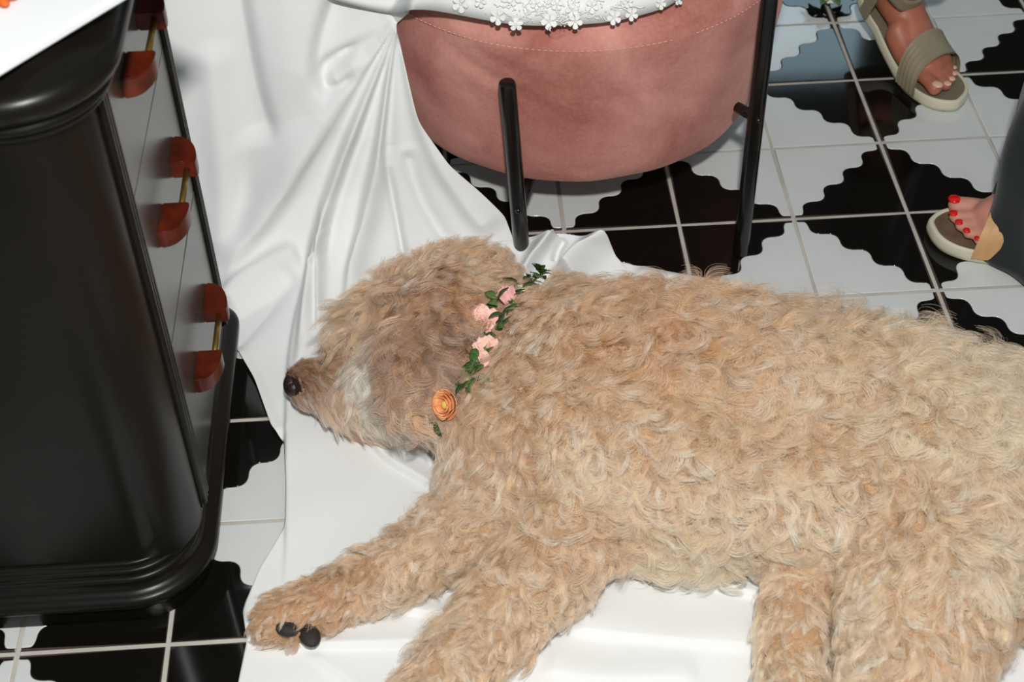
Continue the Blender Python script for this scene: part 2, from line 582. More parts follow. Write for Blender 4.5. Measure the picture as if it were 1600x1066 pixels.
def build_ottoman():
    o = empty('ottoman', (OC[0], OC[1], 0), 'round dusty pink velvet ottoman on black metal legs under the white gown', 'ottoman')
    zs = [0.14, 0.1415, 0.146, 0.155, 0.17] + list(np.linspace(0.19, 0.42, 22)) + [0.43, 0.436, 0.444, 0.452, 0.46, 0.466, 0.4695, 0.472]
    N = 160
    V, F = [], []
    ang = np.linspace(0, 2 * PI, N, endpoint=False)
    for z in zs:
        r = drum_r(z)
        for a in ang:
            # creases pulled from the left edge where the gown presses in
            da = (a - math.radians(232)) / 0.5
            dz = (z - (0.40 - 0.10 * da)) / 0.012
            cr = -0.006 * math.exp(-dz * dz) * math.exp(-(da * 1.1 - 0.3) ** 2) 
            dz2 = (z - (0.425 - 0.07 * da)) / 0.010
            cr += -0.005 * math.exp(-dz2 * dz2) * math.exp(-(da * 1.1 - 0.1) ** 2)
            seam = -0.0025 * math.exp(-((z - 0.433) / 0.0035) ** 2)
            w = 0.0012 * math.sin(7 * a + 9 * z) + 0.0008 * math.sin(17 * a - 23 * z)
            rr = r + cr + seam + w
            V.append((OC[0] + rr * math.cos(a), OC[1] + rr * math.sin(a), z))
    nz = len(zs)
    for i in range(nz - 1):
        for j in range(N):
            F.append((i * N + j, i * N + (j + 1) % N, (i + 1) * N + (j + 1) % N, (i + 1) * N + j))
    F.append(tuple(reversed(range(N)))); F.append(tuple((nz - 1) * N + j for j in range(N)))
    child('cushion', o, V, F, M['velvet'])
    mb = MB()
    n = 250
    for k in range(n):
        a = 2 * PI * k / n
        a2 = a + 2 * PI / n * 0.62
        r = drum_r(0.4245) + 0.0005
        mb.tube([(OC[0] + r * math.cos(t), OC[1] + r * math.sin(t), 0.4245) for t in (a, (a + a2) / 2, a2)], 0.0007, 5)
    st = mb.build('stitching', M['thread'], o); tag(st, 'pale dashed stitching around the rim', kind='stuff')
    b1, t1 = un(817, 407, 0.0), un(792, 128, 0.385)
    b2, t2 = un(1157, 396, 0.0), un(1203, -8, 0.46)
    legs = [(b1, t1), (b2, t2)]
    for a in (35, 145):
        q = np.array([OC[0] + 0.41 * math.cos(math.radians(a)), OC[1] + 0.41 * math.sin(math.radians(a))])
        legs.append((np.array([*q, 0.0]), np.array([*q, 0.45])))
    for b, t in legs:
        ax = (t - b)
        pts = [b, b + ax * 0.002, b + ax * 0.01, b + ax * 0.5, b + ax * 0.985, b + ax * 0.996, b + ax]
        lg = MB().tube(pts, [0.010, 0.0128, 0.0135, 0.0135, 0.0135, 0.0120, 0.008], 20).build('leg', M['black_metal'], o)
        auto_smooth(lg, 45)
        # bracket from the leg to the drum
        zc = 0.215 if t[2] < 0.4 else 0.255
        k = b + ax * (zc / ax[2])
        if t[2] < 0.4: k = b + ax * (0.125 / ax[2])
        dirc = np.array([OC[0] - k[0], OC[1] - k[1], 0]); dirc /= np.linalg.norm(dirc)
        e_ = k + dirc * (0.04 if t[2] > 0.4 else 0.16)
        mb = MB().tube([k, (k + e_) / 2, e_], 0.009, 10)
        mb.ball(k - dirc * 0.002 + np.array([0, -0.012, 0.004]), 0.005, 8, 6)
        mb.build('bracket', M['black_metal'], o)
    return o


build_ottoman()


# ------------------------------------------------------------------ wedding gown: skirt wall falling to the floor, then the train
PROF = np.array([(0.175, 0.70), (0.125, 0.60), (0.088, 0.50), (0.060, 0.40), (0.036, 0.30), (0.012, 0.20), (-0.014, 0.12),
                 (-0.048, 0.060), (-0.095, 0.026), (-0.16, 0.010), (-0.26, 0.006), (-0.40, 0.005), (-0.60, 0.005), (-0.85, 0.005), (-1.3, 0.005)])
_t = np.r_[0, np.cumsum(np.linalg.norm(np.diff(PROF, axis=0), axis=1))]
_tt = np.linspace(0, _t[-1], 700)
_py = np.interp(_tt, _t, PROF[:, 0]); _pz = np.interp(_tt, _t, PROF[:, 1])
for _ in range(60):
    _py[1:-1] = (_py[:-2] + _py[1:-1] * 2 + _py[2:]) / 4
    _pz[1:-1] = (_pz[:-2] + _pz[1:-1] * 2 + _pz[2:]) / 4


def gown_param(px, py):
    """sight line of a photo point against the gown's rest surface -> (x, arc length)"""
    d = ray(px, py)
    t = (_py - CAM[1]) / d[1]
    zz = CAM[2] + d[2] * t
    g = zz - _pz
    k = np.where((g[:-1] > 0) != (g[1:] > 0))[0]
    i = k[-1] if len(k) else int(np.argmin(np.abs(g)))
    w = g[i] / (g[i] - g[i + 1]) if len(k) else 0
    s = _tt[i] + (_tt[i + 1] - _tt[i]) * w
    tt = t[i] + (t[i + 1] - t[i]) * w
    return np.array([CAM[0] + d[0] * tt, s])


def seg_dist(P, poly):
    """distance, side (+ right of travel in image) and progress along a polyline for many points"""
    best = np.full(len(P), 1e9); side = np.zeros(len(P)); prog = np.zeros(len(P))
    L = np.r_[0, np.cumsum(np.linalg.norm(np.diff(poly, axis=0), axis=1))]
    for i in range(len(poly) - 1):
        a, b = poly[i], poly[i + 1]
        ab = b - a
        t = np.clip(((P - a) @ ab) / (ab @ ab), 0, 1)
        q = a + t[:, None] * ab
        dd = np.linalg.norm(P - q, axis=1)
        cr = ab[0] * (P[:, 1] - a[1]) - ab[1] * (P[:, 0] - a[0])
        m = dd < best
        best[m] = dd[m]; side[m] = np.sign(cr[m]); prog[m] = (L[i] + t[m] * (L[i + 1] - L[i])) / L[-1]
    return best, side, prog


def smooth_poly(p, n=40):
    p = np.array(p, float)
    for _ in range(3):
        q = [p[0]]
        for a, b in zip(p[:-1], p[1:]): q += [a * .75 + b * .25, a * .25 + b * .75]
        q.append(p[-1]); p = np.array(q)
    return p[::max(1, len(p) // n)] if len(p) > n * 2 else p


def build_gown():
    g = empty('wedding_gown', (-0.7, -0.1, 0), 'white crepe wedding gown draped over the ottoman with its train under the dog', 'dress')
    edge = [((120, -90), (672, -90)), ((130, -20), (646, -20)), ((140, 40), (618, 38)), ((200, 180), (652, 182)), ((240, 250), (702, 252)),
            ((280, 338), (788, 336)), ((310, 390), (806, 384)), ((335, 450), (872, 364)), ((366, 540), (940, 374)), ((398, 594), (965, 408)),
            ((424, 668), (1050, 430)), ((444, 693), (1140, 452)), ((447, 760), (1290, 540)), ((445, 822), (1440, 620)), ((404, 890), (1650, 700)),
            ((379, 955), (1720, 900)), ((386, 1000), (1730, 1000)), ((372, 1066), (1740, 1110)), ((350, 1240), (1740, 1290))]
    Lw = np.array([gown_param(*a) for a, b in edge]); Rw = np.array([gown_param(*b) for a, b in edge])
    k = np.arange(len(edge))
    NR, NC = 560, 420
    ts = np.linspace(0, len(edge) - 1, NR)
    def sm(A):
        B = np.stack([np.interp(ts, k, A[:, i]) for i in range(2)], 1)
        for _ in range(14): B[1:-1] = (B[:-2] + 2 * B[1:-1] + B[2:]) / 4
        return B
    Ls, Rs = sm(Lw), sm(Rw)
    us = np.linspace(0, 1, NC)
    G = Ls[:, None, :] * (1 - us)[None, :, None] + Rs[:, None, :] * us[None, :, None]
    X = G[..., 0].ravel(); Sarc = G[..., 1].ravel()
    Y = np.interp(Sarc, _tt, _py); Z = np.interp(Sarc, _tt, _pz)
    dY = np.interp(Sarc + 0.003, _tt, _py) - np.interp(Sarc - 0.003, _tt, _py)
    dZ = np.interp(Sarc + 0.003, _tt, _pz) - np.interp(Sarc - 0.003, _tt, _pz)
    ln = np.hypot(dY, dZ) + 1e-9
    NY, NZ = dZ / ln, -dY / ln
    NY, NZ = np.where(NZ < 0, -NY, NY), np.abs(NZ)
    NY = np.where(NZ < 0.05, -np.abs(NY), NY)
    base = np.stack([X, Y, Z], 1)
    px = project(base)
    H = np.zeros(len(X))

    pinch = np.clip(np.hypot(px[:, 0] - 622, px[:, 1] - 30) / 190, .24, 1)

    def fold(poly, wr, wl, h, taper=(0.12, 0.12), power=2.0, pin=False):
        """rounded fold: wr/wl = half width (photo px) to the right / left of travel"""
        d, s, t = seg_dist(px, smooth_poly(poly))
        w = np.where(s > 0, wr, wl)
        if pin: w = w * pinch; h = h * pinch
        a = np.clip(t / max(taper[0], 1e-3), 0, 1) * np.clip((1 - t) / max(taper[1], 1e-3), 0, 1)
        a = a * a * (3 - 2 * a)
        return h * a * np.exp(-(d / w) ** power)

    def step(poly, h, soft, reach, taper=(0.1, 0.1)):
        """overlapping layer: rises sharply on the left of travel, runs out over `reach`"""
        d, s, t = seg_dist(px, smooth_poly(poly))
        sd = d * s
        a = np.clip(t / max(taper[0], 1e-3), 0, 1) * np.clip((1 - t) / max(taper[1], 1e-3), 0, 1)
        up = 1 / (1 + np.exp(np.clip(sd / soft, -40, 40)))
        return h * a * up * np.exp(-np.clip(-sd, 0, None) / reach)

    # broad wall folds at the left
    H += fold([(352, -90), (372, 0), (392, 120), (412, 190), (424, 228)], 50, 16, -0.022, (0, .12))
    H += fold([(540, -90), (528, -10), (506, 50), (497, 100), (503, 150)], 14, 46, -0.026, (0, .2))
    H += fold([(450, -90), (452, 60), (455, 200), (430, 330)], 45, 45, 0.014, (0, .3))
    H += fold([(330, 60), (345, 220), (352, 330), (345, 420)], 24, 30, 0.012)
    H += fold([(372, 200), (384, 290), (374, 360), (346, 420)], 20, 24, -0.013, (.5, .3))
    # the sheet that rolls over at the pocket, and the tube tucked beneath it
    H += step([(508, 165), (499, 138), (496, 116), (503, 98), (524, 82), (554, 64), (600, 44)], 0.022, 3.0, 60, (.3, .5))
    H += fold([(520, 92), (548, 78), (562, 66)], 7, 4, -0.010, (.5, .5))
    H += fold([(508, 128), (530, 114), (556, 94), (574, 80)], 11, 11, 0.016, (.25, .4))
    H += fold([(500, 122), (510, 140), (528, 136), (560, 112)], 5, 7, -0.010, (.2, .3))
    # radiating folds from the pinch down to the floor
    H += fold([(620, 30), (580, 92), (530, 165), (484, 235), (432, 316), (372, 400), (338, 450)], 36, 15, 0.034, (.02, .15), pin=True)
    H += fold([(606, 62), (560, 128), (520, 190), (486, 250), (440, 320)], 12, 9, -0.010, (.1, .25), pin=True)
    H += fold([(620, 34), (590, 105), (560, 175), (532, 250), (508, 325), (492, 385), (486, 440), (476, 520), (462, 600)], 8, 18, 0.034, (.02, .2), pin=True)
    H += fold([(613, 75), (592, 130), (570, 190), (545, 255), (524, 320), (512, 380), (508, 440)], 9, 7, -0.013, (.1, .2), pin=True)
    H += fold([(621, 36), (607, 110), (600, 170), (592, 235), (577, 300), (563, 370), (548, 440), (543, 520)], 8, 21, 0.032, (.02, .2), pin=True)
    H += fold([(621, 45), (613, 110), (607, 170), (601, 226), (607, 270), (616, 314), (630, 392), (636, 430)], 6, 8, -0.014, (.05, .08), pin=True)
    H += step([(600, 226), (607, 270), (616, 314), (634, 400), (640, 440)], 0.012, 1.8, 60, (.15, .1))
    H += fold([(506, 300), (499, 360), (500, 440), (498, 540)], 3, 10, 0.012, (.15, .2))
    H += fold([(511, 350), (503, 390), (490, 420), (482, 440)], 4, 7, 0.008)
    H += fold([(625, 70), (650, 170), (686, 252), (730, 320), (772, 376)], 16, 34, 0.020, (.05, .1), pin=True)
    H += fold([(632, 232), (650, 300), (684, 360), (716, 402)], 9, 15, -0.014)
    # left flap against the dresser and the layer that overlaps it
    H += fold([(344, 478), (380, 436), (430, 404), (470, 388)], 30, 16, 0.020)
    H += fold([(352, 540), (392, 500), (430, 460), (462, 424)], 16, 22, -0.012)
    H += step([(512, 300), (500, 360), (476, 440), (460, 500), (448, 580), (445, 700), (446, 800), (446, 860), (440, 940)], 0.013, 1.5, 130, (.12, .35))
    H += step([(504, 380), (497, 470), (496, 560), (500, 620)], 0.007, 1.6, 60, (.15, .3))
    H += fold([(366, 540), (395, 592), (424, 664), (444, 690)], 10, 14, 0.008)
    H += fold([(560, 470), (520, 500), (476, 560), (458, 620)], 12, 22, 0.008)
    # train round the paws
    H += step([(570, 640), (576, 690), (598, 724), (650, 752), (720, 790)], 0.013, 1.2, 40, (.15, .2))
    H += step([(590, 676), (640, 708), (690, 740), (740, 770)], 0.010, 1.2, 30, (.1, .15))
    H += step([(384, 930), (383, 960), (396, 982), (440, 1006), (480, 1018), (560, 1016), (660, 1009), (740, 1002)], 0.012, 1.8, 34, (.15, .25))
    H += step([(466, 1018), (505, 1042), (545, 1070), (600, 1120)], 0.008, 1.8, 50, (.2, .1))
    H += fold([(590, 950), (650, 960), (700, 966), (760, 972)], 4, 20, 0.008)
    H += fold([(940, 888), (1050, 903), (1120, 916), (1210, 938)], 6, 40, 0.010)
    H += fold([(880, 982), (980, 994), (1090, 1004), (1200, 1012)], 8, 46, 0.009)
    H += fold([(840, 1044), (960, 1062), (1100, 1056)], 14, 34, 0.007)
    # crumple behind the dog's neck
    H += fold([(818, 440), (836, 405), (850, 380), (862, 362)], 8, 12, 0.040, (.05, .02))
    H += fold([(875, 440), (902, 405), (920, 385), (938, 370)], 30, 12, 0.062, (.05, .02))
    H += fold([(868, 410), (872, 390), (884, 372)], 5, 6, -0.018)
    H += fold([(985, 430), (1040, 440), (1100, 446), (1160, 470)], 10, 14, 0.016)
    # faint weave-scale waviness
    H += 0.0012 * np.sin(X * 38 + Sarc * 17) * np.sin(X * 13 - Sarc * 29)
    # edges stay close to the floor
    P = base + np.stack([np.zeros_like(H), NY * H, NZ * H], 1)
    P[:, 2] = np.maximum(P[:, 2], 0.003)
    # the fabric is gathered against the ottoman, never inside it
    lim = np.array([drum_r(z) + 0.007 if 0.135 < z < 0.475 else 0 for z in P[:, 2]])
    dx_ = np.abs(P[:, 0] - OC[0])
    yl = np.where(dx_ < lim, OC[1] - np.sqrt(np.maximum(lim ** 2 - dx_ ** 2, 0)), 9.0)
    P[:, 1] = np.minimum(P[:, 1], yl)
    idx = np.arange(NR * NC).reshape(NR, NC)
    F = np.stack([idx[:-1, :-1], idx[1:, :-1], idx[1:, 1:], idx[:-1, 1:]], -1).reshape(-1, 4)
    tr = child('train', g, P, [tuple(map(int, q)) for q in F], M['satin'])
    so = tr.modifiers.new('thickness', 'SOLIDIFY'); so.thickness = 0.0016; so.offset = -1
    # lap: the gown over the seat, front edge an arc along the rim
    ed = [(400, -50), (470, -22), (530, -2), (585, 12), (622, 18), (660, 15), (700, 21), (760, 33), (820, 42), (900, 40), (960, 35), (1020, 20), (1052, 8), (1090, -25), (1120, -60)]
    ed = smooth_poly(ed, 80)
    zl = 0.476
    E3 = np.array([un(x, y, zl) for x, y in ed])
    for i_, (x, y) in enumerate(ed):                       # left of the seat the hem lies on the skirt wall
        if x < 640:
            gx, gs = gown_param(x, y)
            wall = np.array([gx, np.interp(gs, _tt, _py) - 0.014, np.interp(gs, _tt, _pz) + 0.002])
            k_ = np.clip((640 - x) / 30, 0, 1)
            E3[i_] = E3[i_] * (1 - k_) + wall * k_
    cen = np.array([-0.66, 0.20, 0.0])
    rows = []
    for q in np.linspace(0, 1, 26):
        R_ = E3 * 1.0
        R_[:, :2] = E3[:, :2] + (cen[:2] - E3[:, :2]) * (0.9 * q)
        hgt = (0.10 * math.sin(q * PI / 2) ** 0.55 if q > 0 else 0) * np.interp(np.linspace(0, 1, len(E3)), [0, .12, .4], [.12, .2, 1.0])
        wob = 0.006 * np.sin(np.linspace(0, 21, len(E3)) + 4 * q) * min(1, q * 6)
        R_[:, 2] = E3[:, 2] + 0.001 + hgt + wob
        rows.append(R_)
    # hem tucks under on itself
    under = rows[0].copy(); under[:, :2] += (cen[:2] - under[:, :2]) * 0.10; under[:, 2] = E3[:, 2] - 0.0005
    rows = [under] + rows
    n = len(E3)
    V = np.concatenate(rows); F = []
    for i in range(len(rows) - 1):
        for j in range(n - 1):
            F.append((i * n + j, i * n + j + 1, (i + 1) * n + j + 1, (i + 1) * n + j))
    lap = child('lap', g, V, F, M['satin'])
    bvh = BVHTree.FromPolygons([tuple(v) for v in V], F)

    def on_lap(x, y):
        d = ray(x, y); d = d / np.linalg.norm(d)
        h = bvh.ray_cast(Vector(CAM), Vector(d))
        if h[0] is None:
            return un(x, y, zl + 0.004), np.array([0, -0.4, 0.9])
        nn = np.array(h[1]);
        if nn @ d > 0: nn = -nn
        return np.array(h[0]) + nn * 0.004, nn
    # five-petalled lace flowers
    FL = [(721, 6, 13), (752, 5, 9), (804, 0, 10), (779, 26, 12), (806, 39, 11), (858, 33, 12), (898, 33, 11), (894, 16, 10), (897, 5, 9), (924, 10, 10), (958, 27, 11),
          (985, 22, 10), (1030, 6, 9), (1056, 0, 9), (870, 8, 9), (838, 8, 8), (980, 4, 8)]
    for i, (x, y, rpx) in enumerate(FL):
        c, nn = on_lap(x, y)
        edge_f = y > 20
        r = rpx * 0.00098
        a1 = np.cross(nn, [1, 0.2, 0.1]); a1 /= np.linalg.norm(a1); a2 = np.cross(nn, a1)
        mb = MB()
        ph = random.uniform(0, 2)
        for kx in range(5):
            a = ph + 2 * PI * kx / 5
            dr = math.cos(a) * a1 + math.sin(a) * a2
            sd = -math.sin(a) * a1 + math.cos(a) * a2
            up = nn * random.uniform(0.1, 0.5)
            ring = []
            pts = []
            for s_, wd, hh in ((0.12, 0.10, 0), (0.45, 0.30, 0.06), (0.75, 0.40, 0.16), (0.95, 0.30, 0.22), (1.05, 0.10, 0.22)):
                for w_ in (-1, -0.4, 0.4, 1):
                    pts.append(c + r * (dr * s_ + sd * wd * w_ + up * hh + nn * (0.08 * abs(w_))))
            ff = [(4 * i2 + j2, 4 * i2 + j2 + 1, 4 * i2 + j2 + 5, 4 * i2 + j2 + 4) for i2 in range(4) for j2 in range(3)]
            mb.add(pts, ff)
        fl = mb.build('lace_flower', M['lace'], g)
        sm_ = fl.modifiers.new('thickness', 'SOLIDIFY'); sm_.thickness = 0.0008
        if i < 13:
            MB().ball(c + nn * r * 0.12, r * 0.16, 8, 6).build('pearl', M['pearl'], fl)
    # scribbly corded lace and tiny beads between the flowers
    mb = MB()
    for q in range(42):
        x0 = random.uniform(790, 985); y0 = random.uniform(0, 36 - abs(x0 - 880) * 0.12)
        pts = []
        a = random.uniform(0, 6)
        for s_ in range(9):
            c, nn = on_lap(x0, y0); pts.append(c)
            a += random.uniform(-1.2, 1.2); x0 += 3.4 * math.cos(a); y0 += 2.4 * math.sin(a)
        mb.tube(pts, 0.0009, 5)
    for q in range(110):
        x0 = random.gauss(880, 55); y0 = random.uniform(2, 42 - abs(x0 - 880) * 0.13)
        c, nn = on_lap(x0, y0)
        mb.ball(c, random.uniform(.0009, .0016), 6, 4)
    tag(mb.build('corded_lace', M['lace'], g), 'beaded corded lace edging', kind='stuff')
    return g, tr


gown, train = build_gown()


# ------------------------------------------------------------------ dog
def at(x, y, z):
    return un(x, y, z)


def build_dog_body():
    mb = MB()
    A = lambda L: [(at(x, y, z), r) for x, y, z, r in L]
    fl = 0.9
    # trunk: three rows of balls (back, flank, belly)
    chain(mb, A([(840, 560, .125, .105), (900, 590, .15, .125), (1060, 610, .155, .130), (1240, 640, .15, .127), (1420, 690, .155, .130), (1560, 740, .15, .125), (1700, 800, .13, .105)]), .3, fl)
    chain(mb, A([(800, 650, .12, .11), (900, 690, .135, .125), (1060, 730, .13, .118), (1220, 750, .125, .110), (1380, 770, .13, .110), (1520, 810, .13, .11)]), .3, fl)
    chain(mb, A([(790, 720, .09, .09), (900, 780, .09, .088), (1060, 800, .085, .078), (1200, 805, .085, .072), (1320, 820, .10, .08)]), .3, fl)
    # thigh, rump
    chain(mb, A([(1520, 760, .14, .125), (1470, 860, .125, .115), (1440, 960, .105, .100), (1420, 1060, .085, .082), (1390, 1180, .07, .065)]), .3, fl)
    chain(mb, A([(1640, 800, .12, .11), (1660, 900, .09, .08)]), .3)
    # under hind leg reaching forward
    chain(mb, A([(1320, 850, .07, .06), (1252, 905, .055, .048), (1246, 990, .05, .044), (1236, 1070, .045, .042), (1226, 1200, .04, .038)]), .3)
    # front legs
    chain(mb, A([(800, 740, .10, .085), (752, 800, .075, .062), (690, 848, .06, .047), (620, 888, .05, .040), (550, 920, .044, .036), (500, 944, .04, .036), (455, 965, .038, .037), (432, 972, .034, .031)]), .3)
    chain(mb, A([(900, 780, .11, .085), (870, 850, .085, .070), (810, 930, .07, .056), (745, 1002, .06, .049), (680, 1080, .05, .044), (600, 1180, .045, .042)]), .3)
    # neck and head
    chain(mb, A([(850, 560, .125, .10), (790, 530, .115, .090), (740, 505, .115, .088)]), .3, fl)
    chain(mb, A([(735, 470, .11, .078), (690, 490, .115, .088), (640, 510, .11, .080)]), .3, fl)          # skull
    chain(mb, A([(650, 585, .105, .075), (600, 605, .095, .060), (560, 608, .085, .054), (515, 604, .075, .042), (482, 600, .072, .034), (468, 600, .070, .026)]), .3, fl)   # cheek, muzzle
    chain(mb, A([(640, 640, .06, .042), (580, 650, .05, .030), (530, 640, .048, .022), (500, 628, .05, .016)]), .3)      # jaw
    chain(mb, A([(570, 540, .11, .042), (560, 520, .12, .038)]), .3)           # brow
    # ear flap lying over the cheek
    chain(mb, A([(690, 455, .185, .040), (672, 520, .185, .042), (668, 580, .175, .042), (672, 625, .155, .034), (676, 650, .135, .024)]), .3, .6)
    return mb


body_mesh = voxel_union(build_dog_body(), 0.0075, 8)
nv = len(body_mesh.vertices)
co = np.empty(nv * 3, np.float32); body_mesh.vertices.foreach_get('co', co); co = co.reshape(-1, 3)
co[:, 2] = np.where(co[:, 2] < 0.010, 0.010 + (co[:, 2] - 0.010) * 0.04, co[:, 2])      # rests on the train
body_mesh.vertices.foreach_set('co', co.ravel()); body_mesh.update()
DOG_O = at(1050, 780, 0.0)
DOG_O[2] = 0.0
dog = empty('dog', DOG_O, 'large curly apricot doodle dog asleep on its side on the white train', 'dog')
for v in body_mesh.vertices: v.co = v.co - Vector(DOG_O)
body_mesh.materials.append(M['skin_coat'])
body_mesh.name = 'dog_body'
body = bpy.data.objects.new('body', body_mesh)
COL.objects.link(body); body.parent = dog
co = co.astype(float)
body_mesh.calc_loop_triangles()
tri = np.empty(len(body_mesh.loop_triangles) * 3, np.int32); body_mesh.loop_triangles.foreach_get('vertices', tri); tri = tri.reshape(-1, 3)
BV = BVHTree.FromPolygons([tuple(v) for v in co], [tuple(map(int, t)) for t in tri])
body_mesh.materials.append(M['nose'])                      # bare leather round the nose and between the pads
_nq = project(co)
_near = np.zeros(len(co), bool)
for x_, y_, r_n in ((460, 602, 21), (449, 982, 15), (481, 991, 18)):
    _near |= (np.hypot(_nq[:, 0] - x_, _nq[:, 1] - y_) < r_n)
for p_ in body_mesh.polygons:
    p_.use_smooth = True
    if all(_near[v_] for v_ in p_.vertices): p_.material_index = 1


def hit(px, py):
    d = ray(px, py); d = d / np.linalg.norm(d)
    h = BV.ray_cast(Vector(CAM), Vector(d))
    if h[0] is None:
        # just outside the outline: nearest surface to the sight line
        best = None
        for t in np.linspace(1.6, 3.2, 60):
            q = BV.find_nearest(Vector(CAM + d * t))
            if best is None or q[3] < best[3]: best = q
        return np.array(best[0]), np.array(best[1])
    return np.array(h[0]), np.array(h[1])


